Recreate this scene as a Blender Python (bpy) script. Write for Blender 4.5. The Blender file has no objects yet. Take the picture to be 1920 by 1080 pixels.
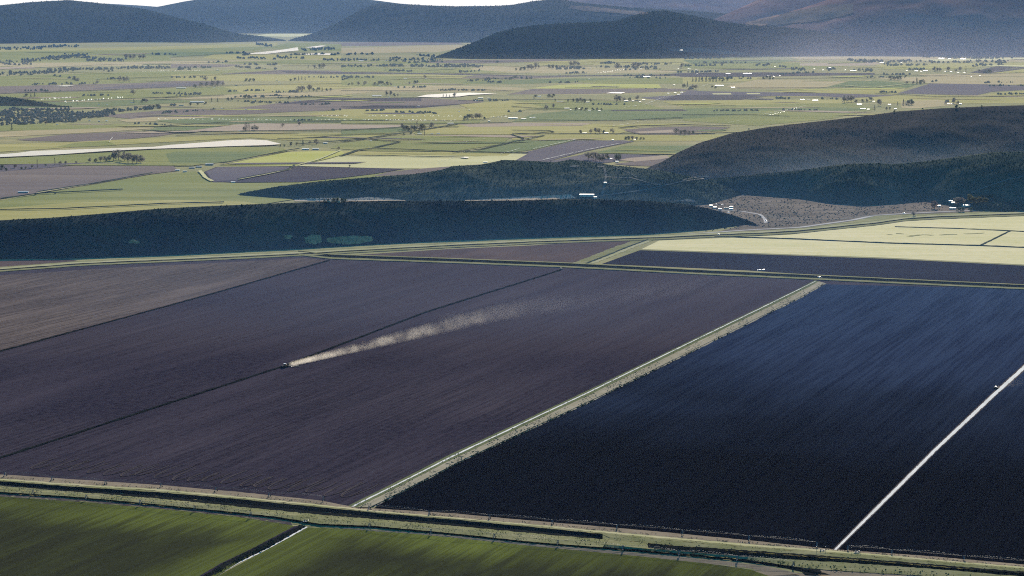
import bpy, bmesh, math, random
import numpy as np
from mathutils import Vector, noise as mnoise
from mathutils.bvhtree import BVHTree

S = bpy.context.scene
COL = S.collection
random.seed(7)
rng = np.random.default_rng(7)

# ------------------------------------------------------------------ camera
H = 400.0                      # height of the camera above the plain, metres
F = 4336.0                     # focal length in pixels of the 1920 px wide photograph
HOR = 20.0                     # pixel row of the horizon
TH = math.atan((540.0 - HOR) / F)
CT, ST = math.cos(TH), math.sin(TH)
cam = bpy.data.cameras.new('camera')
cam.sensor_width = 36.0
cam.lens = 36.0 * F / 1920.0
cam.clip_start = 1.0
cam.clip_end = 150000.0
camo = bpy.data.objects.new('camera', cam)
COL.objects.link(camo)
camo.location = (0, 0, H)
camo.rotation_euler = (math.pi / 2 - TH, 0, 0)
S.camera = camo

# ------------------------------------------------------------------ sky, sun, exposure
SUN_EL = math.radians(18.0)
SUN_AZ = math.radians(9.0)     # clockwise from the view direction (+Y)
W = bpy.data.worlds.new('World')
S.world = W
W.use_nodes = True
nt = W.node_tree
sky = nt.nodes.new('ShaderNodeTexSky')
sky.sky_type = 'NISHITA'
sky.sun_disc = False
sky.sun_elevation = SUN_EL
sky.sun_rotation = SUN_AZ
sky.altitude = 1200
sky.air_density = 1.0
sky.dust_density = 1.7
sky.ozone_density = 4.0
hs = nt.nodes.new('ShaderNodeHueSaturation')
hs.inputs['Saturation'].default_value = 1.45
nt.links.new(sky.outputs[0], hs.inputs['Color'])
cap = nt.nodes.new('ShaderNodeVectorMath')   # clamps the sky colour so the glow round the sun stays below this
cap.operation = 'MINIMUM'
cap.inputs[1].default_value = (4.6, 4.0, 3.1)
nt.links.new(hs.outputs[0], cap.inputs[0])
nt.links.new(cap.outputs[0], nt.nodes['Background'].inputs[0])
nt.nodes['Background'].inputs[1].default_value = 0.115
sl = bpy.data.lights.new('sun', 'SUN')
sl.energy = 5.0
sl.angle = math.radians(0.5)
sl.color = (1.0, 0.9, 0.76)
so = bpy.data.objects.new('sun', sl)
COL.objects.link(so)
so.location = (0, 0, 3000)
sd = Vector((math.sin(SUN_AZ) * math.cos(SUN_EL), math.cos(SUN_AZ) * math.cos(SUN_EL), math.sin(SUN_EL)))
so.rotation_euler = sd.to_track_quat('Z', 'Y').to_euler()
S.view_settings.view_transform = 'Standard'
S.view_settings.look = 'None'
S.view_settings.exposure = 1.4
S.view_settings.gamma = 1.0
try:
    S.cycles.use_denoising = False
    S.cycles.filter_width = 1.1
    S.cycles.max_bounces = 5
    S.cycles.volume_bounces = 1
    S.cycles.sample_clamp_indirect = 1.5
    S.cycles.sample_clamp_direct = 8.0
    S.cycles.volume_max_steps = 256
except Exception:
    pass

# haze: thick far air
HAZE_DENSITY = 5e-6
HAZE_COLOR = (0.38, 0.59, 1.0, 1)
HAZE_ANISO = 0.0

# ------------------------------------------------------------------ pixel -> place helpers (1920 x 1080 frame of the photograph)
def ray(px, py):
    x = (px - 960.0) / F
    y = -(py - 540.0) / F
    return Vector((x, CT + y * ST, -ST + y * CT))

def G(px, py, z=0.0):
    d = ray(px, py)
    t = (z - H) / d.z
    return Vector((d.x * t, d.y * t, z))

def atY(px, py, Y):
    d = ray(px, py)
    t = Y / d.y
    return Vector((d.x * t, Y, H + d.z * t))

def mpp(p):                    # metres per photograph pixel at point p
    return math.sqrt(p.x ** 2 + p.y ** 2 + (H - p.z) ** 2) / F

# direction of the long field edges: u along the rows, v across them
A0, A1 = G(660, 950), G(1528, 527)
AX = (A1 - A0).normalized()
ROT = math.atan2(AX.y, AX.x)
def UV(p):
    return (p.x * AX.x + p.y * AX.y, -p.x * AX.y + p.y * AX.x)

# ------------------------------------------------------------------ object helpers
def tag(o, label=None, cat=None, group=None, kind=None):
    if label: o['label'] = label
    if cat: o['category'] = cat
    if group: o['group'] = group
    if kind: o['kind'] = kind
    return o

def link_mesh(name, verts, faces, mats, parent=None, smooth=False, mi=None):
    me = bpy.data.meshes.new(name)
    me.from_pydata([tuple(v) for v in verts], [], faces)
    if not isinstance(mats, (list, tuple)): mats = [mats]
    for m in mats: me.materials.append(m)
    if mi is not None:
        me.polygons.foreach_set('material_index', mi)
    if smooth:
        me.polygons.foreach_set('use_smooth', [True] * len(me.polygons))
    me.update()
    o = bpy.data.objects.new(name, me)
    COL.objects.link(o)
    if parent: o.parent = parent
    return o

def empty(name, loc, rz=0.0):
    o = bpy.data.objects.new(name, None)
    COL.objects.link(o)
    o.location = loc
    o.rotation_euler = (0, 0, rz)
    o.empty_display_size = 1.0
    return o

class MB:
    """collects solids into one mesh"""
    def __init__(self): self.v = []; self.f = []
    def add(self, v, f):
        n = len(self.v); self.v += [tuple(a) for a in v]; self.f += [tuple(i + n for i in q) for q in f]
    def box(self, c, s, rz=0.0):
        x, y, z = s[0] / 2, s[1] / 2, s[2] / 2
        cz, sz = math.cos(rz), math.sin(rz)
        P = []
        for k in (-z, z):
            for (a, b) in ((-x, -y), (x, -y), (x, y), (-x, y)):
                P.append((c[0] + a * cz - b * sz, c[1] + a * sz + b * cz, c[2] + k))
        self.add(P, [(3, 2, 1, 0), (4, 5, 6, 7), (0, 1, 5, 4), (1, 2, 6, 5), (2, 3, 7, 6), (3, 0, 4, 7)])
    def bar(self, a, b, r, n=5, r2=None):
        a, b = Vector(a), Vector(b)
        if r2 is None: r2 = r
        d = (b - a).normalized()
        e = d.orthogonal().normalized(); g = d.cross(e)
        P = []
        for (c, rr) in ((a, r), (b, r2)):
            for k in range(n):
                t = 2 * math.pi * k / n
                P.append(c + e * (math.cos(t) * rr) + g * (math.sin(t) * rr))
        self.add(P, [(k, (k + 1) % n, n + (k + 1) % n, n + k) for k in range(n)] + [tuple(range(n - 1, -1, -1)), tuple(range(n, 2 * n))])
    def wheel(self, c, r, w, axis='x', n=14):
        c = Vector(c)
        d = Vector((1, 0, 0)) if axis == 'x' else Vector((0, 1, 0))
        self.bar(c - d * w / 2, c + d * w / 2, r, n)
    def build(self, name, mat, parent=None, smooth=False):
        return link_mesh(name, self.v, self.f, mat, parent, smooth)

# ------------------------------------------------------------------ materials
def new_mat(name):
    m = bpy.data.materials.new(name)
    m.use_nodes = True
    t = m.node_tree
    return m, t, t.nodes['Principled BSDF']

def plain(name, col, rough=0.7, metal=0.0, spec=0.4):
    m, t, b = new_mat(name)
    b.inputs['Base Color'].default_value = (*col, 1)
    b.inputs['Roughness'].default_value = rough
    b.inputs['Metallic'].default_value = metal
    b.inputs['Specular IOR Level'].default_value = spec
    return m

def N(t, typ, **kw):
    n = t.nodes.new(typ)
    for k, v in kw.items(): setattr(n, k, v)
    return n

def rotated_coords(t, rot, sx=1.0, sy=1.0, sz=1.0):
    """world position turned so that X runs along direction rot"""
    g = N(t, 'ShaderNodeNewGeometry')
    m1 = N(t, 'ShaderNodeVectorRotate', rotation_type='Z_AXIS')
    m1.inputs['Angle'].default_value = -rot
    t.links.new(g.outputs['Position'], m1.inputs['Vector'])
    m2 = N(t, 'ShaderNodeVectorMath', operation='MULTIPLY')
    m2.inputs[1].default_value = (sx, sy, sz)
    t.links.new(m1.outputs[0], m2.inputs[0])
    return m2.outputs[0], m1.outputs[0]

def noise_fac(t, vec, scale, detail=4.0, rough=0.6, lo=0.35, hi=0.65):
    n = N(t, 'ShaderNodeTexNoise')
    n.inputs['Scale'].default_value = scale
    n.inputs['Detail'].default_value = detail
    n.inputs['Roughness'].default_value = rough
    t.links.new(vec, n.inputs['Vector'])
    r = N(t, 'ShaderNodeMapRange')
    r.inputs['From Min'].default_value = lo
    r.inputs['From Max'].default_value = hi
    t.links.new(n.outputs['Fac'], r.inputs['Value'])
    return r.outputs[0]

def mixc(t, fac, a, b):
    m = N(t, 'ShaderNodeMix', data_type='RGBA')
    if isinstance(fac, float): m.inputs[0].default_value = fac
    else: t.links.new(fac, m.inputs[0])
    for i, c in ((6, a), (7, b)):
        if isinstance(c, tuple): m.inputs[i].default_value = (*c[:3], 1)
        else: t.links.new(c, m.inputs[i])
    return m.outputs[2]

def math_node(t, op, a, b=None, clamp=False):
    n = N(t, 'ShaderNodeMath', operation=op, use_clamp=clamp)
    for i, v in enumerate((a, b)):
        if v is None: continue
        if isinstance(v, (int, float)): n.inputs[i].default_value = v
        else: t.links.new(v, n.inputs[i])
    return n.outputs[0]

def field_mat(name, c1, c2, c3=None, rot=0.0, row=0.02, along=0.0025, broad=0.004, spec=0.0, rough=1.0, rowamt=0.6, fine=0.12, furrow=0.0, dry=None):
    """crop or soil: broad patches, streaks along the working direction, fine speckle"""
    m, t, b = new_mat(name)
    if c3 is None: c3 = tuple(x * 0.8 for x in c1)
    v1, raw = rotated_coords(t, rot, along, row, 1.0)
    streak = noise_fac(t, v1, 1.0, 5.0, 0.65, 0.36, 0.64)
    big = noise_fac(t, raw, broad, 3.0, 0.55, 0.38, 0.62)
    fin = noise_fac(t, raw, fine, 3.0, 0.7, 0.3, 0.7)
    c = mixc(t, big, c1, c2)
    if furrow:
        v3, _ = rotated_coords(t, rot, .004, furrow, 1.0)
        fu = noise_fac(t, v3, 1.0, 3.0, .7, .45, .55)
        c = mixc(t, math_node(t, 'MULTIPLY', fu, .85), c, tuple(x * .55 for x in c1))
        v4, _ = rotated_coords(t, rot, .0012, .011, 1.0)
        du = noise_fac(t, v4, 1.0, 4.0, .6, .5, .72)
        c = mixc(t, math_node(t, 'MULTIPLY', du, .5), c, tuple(x * 1.7 for x in c2))
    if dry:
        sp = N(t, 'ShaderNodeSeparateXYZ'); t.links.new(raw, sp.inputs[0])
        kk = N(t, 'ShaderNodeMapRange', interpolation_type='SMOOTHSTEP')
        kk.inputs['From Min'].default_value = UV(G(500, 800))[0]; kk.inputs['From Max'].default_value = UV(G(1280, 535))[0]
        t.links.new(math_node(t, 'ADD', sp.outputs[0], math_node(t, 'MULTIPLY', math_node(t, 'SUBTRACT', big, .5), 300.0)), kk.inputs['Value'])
        c = mixc(t, math_node(t, 'MULTIPLY', kk.outputs[0], .8), c, dry)  # haze painted in: the soil lightens towards the far end
    f2 = math_node(t, 'MULTIPLY', streak, rowamt)
    c = mixc(t, f2, c, c3)
    f3 = math_node(t, 'MULTIPLY', fin, 0.5 if furrow else 0.3)
    c = mixc(t, f3, c, tuple(x * 1.35 for x in c2))
    t.links.new(c, b.inputs['Base Color'])
    b.inputs['Roughness'].default_value = rough
    b.inputs['Specular IOR Level'].default_value = spec
    return m

M = {}
# crops and soils of the far valley (world axes; strips lie across the view)
E = 0.0
M['lg'] = field_mat('light_pasture', (0.266, 0.228, 0.082), (0.309, 0.262, 0.107), (0.185, 0.173, 0.058), E, .012, .0016, .002, rowamt=.85)
M['mg'] = field_mat('green_pasture', (0.167, 0.173, 0.060), (0.216, 0.200, 0.077), (0.118, 0.128, 0.048), E, .012, .0016, .002, rowamt=.85)
M['dg'] = field_mat('deep_green_crop', (0.115, 0.138, 0.063), (0.155, 0.164, 0.071), (0.084, 0.105, 0.053), E, .012, .0016, .002, rowamt=.85)
M['yg'] = field_mat('yellow_green_crop', (0.297, 0.286, 0.077), (0.341, 0.314, 0.105), (0.242, 0.241, 0.066), E, .012, .002, .002)
M['tan'] = field_mat('dry_grass', (0.300, 0.234, 0.120), (0.348, 0.270, 0.150), (0.216, 0.186, 0.096), E, .012, .0016, .002, rowamt=.85)
M['pale'] = field_mat('pale_stubble', (0.380, 0.339, 0.167), (0.425, 0.380, 0.201), (0.299, 0.276, 0.132), E, .012, .002, .002)
M['br'] = field_mat('brown_soil', (0.128, 0.100, 0.086), (0.169, 0.131, 0.104), (0.095, 0.078, 0.072), E, .012, .0016, .002, rowamt=.8)
M['db'] = field_mat('dark_soil', (0.054, 0.046, 0.053), (0.072, 0.061, 0.064), (0.042, 0.036, 0.045), E, .012, .002, .002)
M['pu'] = field_mat('grey_soil', (0.091, 0.077, 0.084), (0.115, 0.098, 0.099), (0.076, 0.066, 0.073), E, .012, .002, .002)
M['pk'] = field_mat('pinkish_stubble', (0.265, 0.201, 0.144), (0.310, 0.236, 0.167), (0.207, 0.167, 0.115), E, .012, .002, .002)
M['hedge'] = field_mat('weedy_strip', (0.035, 0.045, 0.035), (0.048, 0.054, 0.038), (0.029, 0.035, 0.032), E, .05, .02, .02)
M['base'] = field_mat('valley_meadow', (0.204, 0.190, 0.086), (0.272, 0.223, 0.109), (0.136, 0.139, 0.069), E, .0045, .0006, .0008, rowamt=.95, fine=.03)
# near fields, worked along the long edges
M['p1'] = field_mat('brown_field_soil', (.045, .036, .036), (.105, .080, .066), (.034, .028, .030), ROT, .03, .003, .0035, furrow=.2)
M['p2'] = field_mat('dark_field_soil', (0.0144, 0.0123, 0.0213), (0.0387, 0.0304, 0.0359), (0.0121, 0.0106, 0.0182), ROT, .035, .002, .0019, rowamt=.4, furrow=.26, dry=(0.0558, 0.0460, 0.0520))  # hazed far end and cloud-shadow patches are painted into this soil
M['p6'] = field_mat('brown_fallow', (.060, .043, .040), (.090, .062, .052), (.044, .034, .034), ROT, .03, .004, .005)
M['p7'] = field_mat('dark_tilled_soil', (.018, .0155, .021), (.025, .021, .026), (.014, .0125, .018), E, .03, .003, .004)
M['p8'] = field_mat('ripe_grass', (.45, .39, .20), (.49, .415, .235), (.37, .335, .155), E, .03, .004, .006, fine=.06, rowamt=.75)
M['bank'] = field_mat('bank_grass', (0.132, 0.132, 0.055), (0.200, 0.180, 0.094), (0.080, 0.084, 0.035), -.05, .12, .012, .03, fine=.4)
M['bankd'] = field_mat('bank_dirt', (.13, .105, .075), (.18, .145, .10), (.085, .07, .05), -.05, .12, .012, .03, fine=.4)
M['bankl'] = field_mat('dry_bank_grass', (0.241, 0.228, 0.112), (0.292, 0.258, 0.155), (0.172, 0.172, 0.077), -.05, .12, .012, .03, fine=.4)
M['weed'] = field_mat('dark_canal_weed', (.008, .0085, .0085), (.012, .013, .011), (.006, .0065, .007), -.05, .2, .02, .05, fine=.5, spec=0.0)
M['verge'] = field_mat('dry_verge', (.21, .18, .12), (.27, .23, .16), (.13, .115, .07), ROT, .16, .012, .03, fine=.4)
M['vergeg'] = field_mat('green_verge', (.075, .085, .04), (.11, .115, .055), (.05, .06, .03), ROT, .16, .012, .03, fine=.4)
M['ditch_glint'] = field_mat('painted_ditch_glint', (.50, .47, .38), (.60, .56, .46), (.38, .36, .28), E, .1, .01, .01)  # pale matt colour standing in for glints on the ditches
M['gravel'] = field_mat('gravel_road', (.30, .27, .24), (.36, .33, .29), (.25, .23, .2), E, .2, .02, .02)
M['sage'] = field_mat('sagebrush', (.115, .088, .062), (.18, .14, .10), (.062, .056, .044), .35, .03, .006, .008, rowamt=.85, fine=.08)
M['clear'] = field_mat('tan_clearing', (.30, .235, .16), (.36, .28, .20), (.18, .15, .10), E, .06, .02, .02, fine=.2)
M['track'] = field_mat('dirt_track', (.13, .12, .095), (.17, .15, .12), (.09, .085, .07), E, .06, .02, .02, fine=.2)
M['rock'] = field_mat('pale_rock', (0.2595, 0.1540, 0.0760), (0.4290, 0.2541, 0.1208), (0.1035, 0.0649, 0.0328), E, .2, .1, .08, fine=.4)

def shadow_soil():
    """dark damp peat soil with a broad soft shadow and blue haze glow painted in; streaked along the rows"""
    m, t, b = new_mat('shadow_graded_soil')
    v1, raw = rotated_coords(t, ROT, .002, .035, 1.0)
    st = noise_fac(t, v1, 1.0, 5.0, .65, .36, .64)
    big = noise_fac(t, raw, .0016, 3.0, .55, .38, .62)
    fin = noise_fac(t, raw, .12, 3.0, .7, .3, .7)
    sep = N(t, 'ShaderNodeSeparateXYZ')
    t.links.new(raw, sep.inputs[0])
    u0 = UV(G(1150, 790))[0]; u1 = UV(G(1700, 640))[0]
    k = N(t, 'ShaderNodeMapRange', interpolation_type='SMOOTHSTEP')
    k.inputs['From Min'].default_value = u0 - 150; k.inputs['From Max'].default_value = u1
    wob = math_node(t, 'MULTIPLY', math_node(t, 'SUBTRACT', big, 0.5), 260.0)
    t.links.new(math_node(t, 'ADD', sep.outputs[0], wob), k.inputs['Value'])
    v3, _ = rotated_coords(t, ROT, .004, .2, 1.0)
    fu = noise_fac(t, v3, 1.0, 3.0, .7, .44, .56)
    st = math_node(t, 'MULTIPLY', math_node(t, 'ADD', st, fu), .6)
    dry = mixc(t, math_node(t, 'MULTIPLY', st, .9), (.026, .038, .068), (.013, .019, .038))  # blue haze glow of the far end, put into the soil colour
    shaded = mixc(t, math_node(t, 'MULTIPLY', st, .7), (.0036, .0038, .0058), (.0012, .0014, .0028))  # broad soft shadow over the near end, put into the soil colour
    c = mixc(t, k.outputs[0], shaded, dry)
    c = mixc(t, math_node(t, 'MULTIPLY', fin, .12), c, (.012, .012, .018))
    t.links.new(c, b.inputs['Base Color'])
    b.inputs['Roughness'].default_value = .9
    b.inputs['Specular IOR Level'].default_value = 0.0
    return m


M['p4'] = shadow_soil()

def young_crop(edge_pts):
    """green shoots on dark soil: lusher near the canal and in streaks along the rows"""
    m, t, b = new_mat('young_green_crop')
    v1, raw = rotated_coords(t, ROT, .0045, .075, 1.0)
    v5, _ = rotated_coords(t, ROT, .006, .45, 1.0)
    f5 = noise_fac(t, v5, 1.0, 3.0, .65, .42, .58)
    st = noise_fac(t, v1, 1.0, 5.0, .6, .40, .68)
    big = noise_fac(t, raw, .006, 4.0, .6, .40, .64)
    fin = noise_fac(t, raw, .25, 3.0, .7, .3, .7)
    sep = N(t, 'ShaderNodeSeparateXYZ')
    g = N(t, 'ShaderNodeNewGeometry')
    t.links.new(g.outputs['Position'], sep.inputs[0])
    # distance from the canal edge line y = a + b x
    (xa, ya), (xb, yb) = edge_pts
    s = (yb - ya) / (xb - xa)
    d = math_node(t, 'SUBTRACT', math_node(t, 'ADD', math_node(t, 'MULTIPLY', sep.outputs[0], s), ya - s * xa), sep.outputs[1])
    k = N(t, 'ShaderNodeMapRange', interpolation_type='SMOOTHSTEP')
    k.inputs['From Min'].default_value = 85.0; k.inputs['From Max'].default_value = 5.0
    wob = math_node(t, 'MULTIPLY', math_node(t, 'SUBTRACT', st, .5), 60.0)
    t.links.new(math_node(t, 'ADD', d, wob), k.inputs['Value'])
    # the same lush margin along the short ditch
    sep2 = N(t, 'ShaderNodeSeparateXYZ'); t.links.new(raw, sep2.inputs[0])
    vd = UV(G(470, 1046))[1]
    d2 = math_node(t, 'ABSOLUTE', math_node(t, 'SUBTRACT', sep2.outputs[1], vd))
    k2 = N(t, 'ShaderNodeMapRange', interpolation_type='SMOOTHSTEP')
    k2.inputs['From Min'].default_value = 60.0; k2.inputs['From Max'].default_value = 8.0
    t.links.new(math_node(t, 'ADD', d2, math_node(t, 'MULTIPLY', math_node(t, 'SUBTRACT', big, .5), 30.0)), k2.inputs['Value'])
    f = math_node(t, 'ADD', math_node(t, 'MULTIPLY', math_node(t, 'MAXIMUM', math_node(t, 'MULTIPLY', k.outputs[0], math_node(t, 'ADD', math_node(t, 'MULTIPLY', big, .55), .5)), math_node(t, 'MULTIPLY', k2.outputs[0], .75)), .74), math_node(t, 'MULTIPLY', math_node(t, 'MULTIPLY', st, big), .26), clamp=True)
    f = math_node(t, 'MULTIPLY', f, math_node(t, 'ADD', math_node(t, 'MULTIPLY', f5, .3), .75))
    c = mixc(t, f, (.0175, .0178, .0095), (.105, .122, .024))
    c = mixc(t, math_node(t, 'MULTIPLY', math_node(t, 'SUBTRACT', 1.0, f5), .16), c, (.016, .013, .010))
    c = mixc(t, math_node(t, 'MULTIPLY', fin, .18), c, (.07, .075, .03))
    t.links.new(c, b.inputs['Base Color'])
    b.inputs['Roughness'].default_value = .85
    b.inputs['Specular IOR Level'].default_value = 0.0
    return m

def water_mat(name, rough, base=(.19, .185, .175), spec=.5):
    m, t, b = new_mat(name)
    b.inputs['Base Color'].default_value = (*base, 1)
    b.inputs['Roughness'].default_value = rough
    b.inputs['IOR'].default_value = 1.33
    b.inputs['Specular IOR Level'].default_value = spec
    b.inputs['Specular Tint'].default_value = (1.0, .93, .84, 1)
    return m
M['water'] = water_mat('pond_water', .22)
M['ditchwater'] = field_mat('painted_water_glint', (.48, .455, .40), (.55, .52, .46), (.37, .35, .30), ROT, .3, .02, .03, fine=.3)  # sun glint on ditch water painted as a pale matt colour

def forest_mat(name, a, bcol, c, sc):
    m, t, b = new_mat(name)
    v, raw = rotated_coords(t, 0.3, 1, 1, 1)
    big = noise_fac(t, raw, sc, 5.0, .6, .38, .62)
    fin = noise_fac(t, raw, sc * 14, 3.0, .7, .35, .65)
    col = mixc(t, big, a, bcol)
    col = mixc(t, math_node(t, 'MULTIPLY', fin, .55), col, c)
    t.links.new(col, b.inputs['Base Color'])
    b.inputs['Roughness'].default_value = .95
    b.inputs['Specular IOR Level'].default_value = 0.0
    return m
M['bluff'] = forest_mat('juniper_slope', (0.024, 0.035, 0.038), (0.063, 0.065, 0.048), (0.017, 0.024, 0.026), .006)
M['hillm'] = forest_mat('scrub_slope', (0.040, 0.055, 0.043), (0.095, 0.095, 0.066), (0.029, 0.040, 0.031), .004)
M['hillf'] = forest_mat('brush_slope', (0.051, 0.046, 0.040), (0.094, 0.075, 0.062), (0.035, 0.037, 0.033), .004)
M['far'] = forest_mat('distant_forest', (.022, .026, .022), (.036, .036, .028), (.014, .018, .016), .0012)
M['fardry'] = forest_mat('distant_dry_slope', (0.093, 0.060, 0.057), (0.265, 0.149, 0.115), (0.061, 0.044, 0.044), .00045)
M['fargrey'] = forest_mat('distant_grey_slope', (.036, .037, .033), (.062, .055, .046), (.024, .027, .025), .0006)
M['dryslope'] = forest_mat('dry_hill_grass', (.12, .085, .065), (.20, .14, .10), (.05, .042, .038), .0016)
M['juniper'] = forest_mat('juniper_foliage', (0.016, 0.024, 0.027), (0.049, 0.051, 0.035), (0.012, 0.018, 0.019), .006)
M['scrub'] = forest_mat('scrub_foliage', (0.029, 0.041, 0.031), (0.079, 0.078, 0.052), (0.022, 0.030, 0.023), .005)

# ------------------------------------------------------------------ ground
def sheet(name, poly_px, key, z, kind='structure', cell=0):
    vs = [G(x, y, z) for x, y in poly_px]
    bm = bmesh.new()
    bv = [bm.verts.new(v) for v in vs]
    f = bm.faces.new(bv)
    lo = Vector((min(v.x for v in vs), min(v.y for v in vs))); hi = Vector((max(v.x for v in vs), max(v.y for v in vs)))
    if cell:
        for ax in (0, 1):
            c = lo[ax] + cell
            while c < hi[ax]:
                co = [0, 0, 0]; no = [0, 0, 0]; co[ax] = c; no[ax] = 1
                bmesh.ops.bisect_plane(bm, geom=bm.verts[:] + bm.edges[:] + bm.faces[:], plane_co=co, plane_no=no, dist=1e-3)
                c += cell
    bmesh.ops.triangulate(bm, faces=bm.faces[:], quad_method='BEAUTY', ngon_method='BEAUTY')
    bmesh.ops.recalc_face_normals(bm, faces=bm.faces)
    me = bpy.data.meshes.new(name)
    bm.to_mesh(me); bm.free()
    # make normals face up
    me.update()
    if sum(p.normal.z * p.area for p in me.polygons) < 0:
        me.flip_normals(); me.update()
    me.materials.append(M[key] if isinstance(key, str) else key)
    o = bpy.data.objects.new(name, me)
    COL.objects.link(o)
    o['kind'] = kind
    return o

gv = []
B = 70000.0
link_mesh('ground', [(-B, -3000, 0), (B, -3000, 0), (B, 90000, 0), (-B, 90000, 0)], [(0, 1, 2, 3)], M['base'])['kind'] = 'structure'

ZL = [0.02]
def zi():
    ZL[0] += 0.012
    return ZL[0]

def resample(pts, n):
    P = [Vector((p[0], p[1])) for p in pts]
    L = [0.0]
    for a, b in zip(P, P[1:]): L.append(L[-1] + (b - a).length)
    out = []
    j = 0
    for i in range(n):
        s = L[-1] * i / (n - 1)
        while j < len(P) - 2 and L[j + 1] < s: j += 1
        k = (s - L[j]) / max(1e-9, L[j + 1] - L[j])
        out.append(P[j].lerp(P[j + 1], k))
    return out

def at_x(pts, x):
    for a, b in zip(pts, pts[1:]):
        if x <= b[0]:
            k = (x - a[0]) / (b[0] - a[0])
            return a[1] + (b[1] - a[1]) * k
    a, b = pts[-2], pts[-1]
    return a[1] + (b[1] - a[1]) * (x - a[0]) / (b[0] - a[0])

def ribbon(name, pts_px, width, key, z=None, height=0.0, jitter=0.0, seg=12.0, kind='structure', z0=None):
    """a strip of real width (metres) along a pixel polyline on the plain; with height it is a low rounded bank"""
    z = zi() if z is None else z
    P = [G(x, y, 0) for x, y in pts_px]
    L = [0.0]
    for a, b in zip(P, P[1:]): L.append(L[-1] + (b - a).length)
    n = max(2, int(L[-1] / seg) + 1)
    n = min(n, 260)
    C = []
    j = 0
    for i in range(n):
        s = L[-1] * i / (n - 1)
        while j < len(P) - 2 and L[j + 1] < s: j += 1
        C.append(P[j].lerp(P[j + 1], (s - L[j]) / max(1e-9, L[j + 1] - L[j])))
    prof = [(-.5, 0), (.5, 0)] if height == 0 else [(-.5, 0), (-.25, 1), (.25, 1), (.5, 0)]
    V = []; Fc = []
    for i, c in enumerate(C):
        d = (C[min(i + 1, n - 1)] - C[max(i - 1, 0)]).normalized()
        e = Vector((-d.y, d.x, 0))
        for q, (o, h) in enumerate(prof):
            jj = random.uniform(-jitter, jitter)
            hh = z + height * h * random.uniform(.7, 1.2) if h else z
            p = c + e * (o * width + jj)
            V.append((p.x, p.y, hh))
    k = len(prof)
    for i in range(n - 1):
        for q in range(k - 1):
            Fc.append((i * k + q, (i + 1) * k + q, (i + 1) * k + q + 1, i * k + q + 1)[::-1])
    o = link_mesh(name, V, Fc, M[key] if isinstance(key, str) else key)
    if kind: o['kind'] = kind
    return o

def band(name, A, za, Bl, zb, key, n=160, jit=0.0):
    """surface between two pixel polylines, each at its own height"""
    ra, rb = resample(A, n), resample(Bl, n)
    V = []; Fc = []
    for i in range(n):
        ja = random.uniform(-jit, jit); jb = random.uniform(-jit, jit)
        V.append(G(ra[i].x, ra[i].y + ja, za)); V.append(G(rb[i].x, rb[i].y + jb, zb))
    for i in range(n - 1):
        Fc.append((2 * i + 1, 2 * i + 3, 2 * i + 2, 2 * i))
    o = link_mesh(name, V, Fc, M[key])
    o['kind'] = 'structure'
    return o

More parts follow.
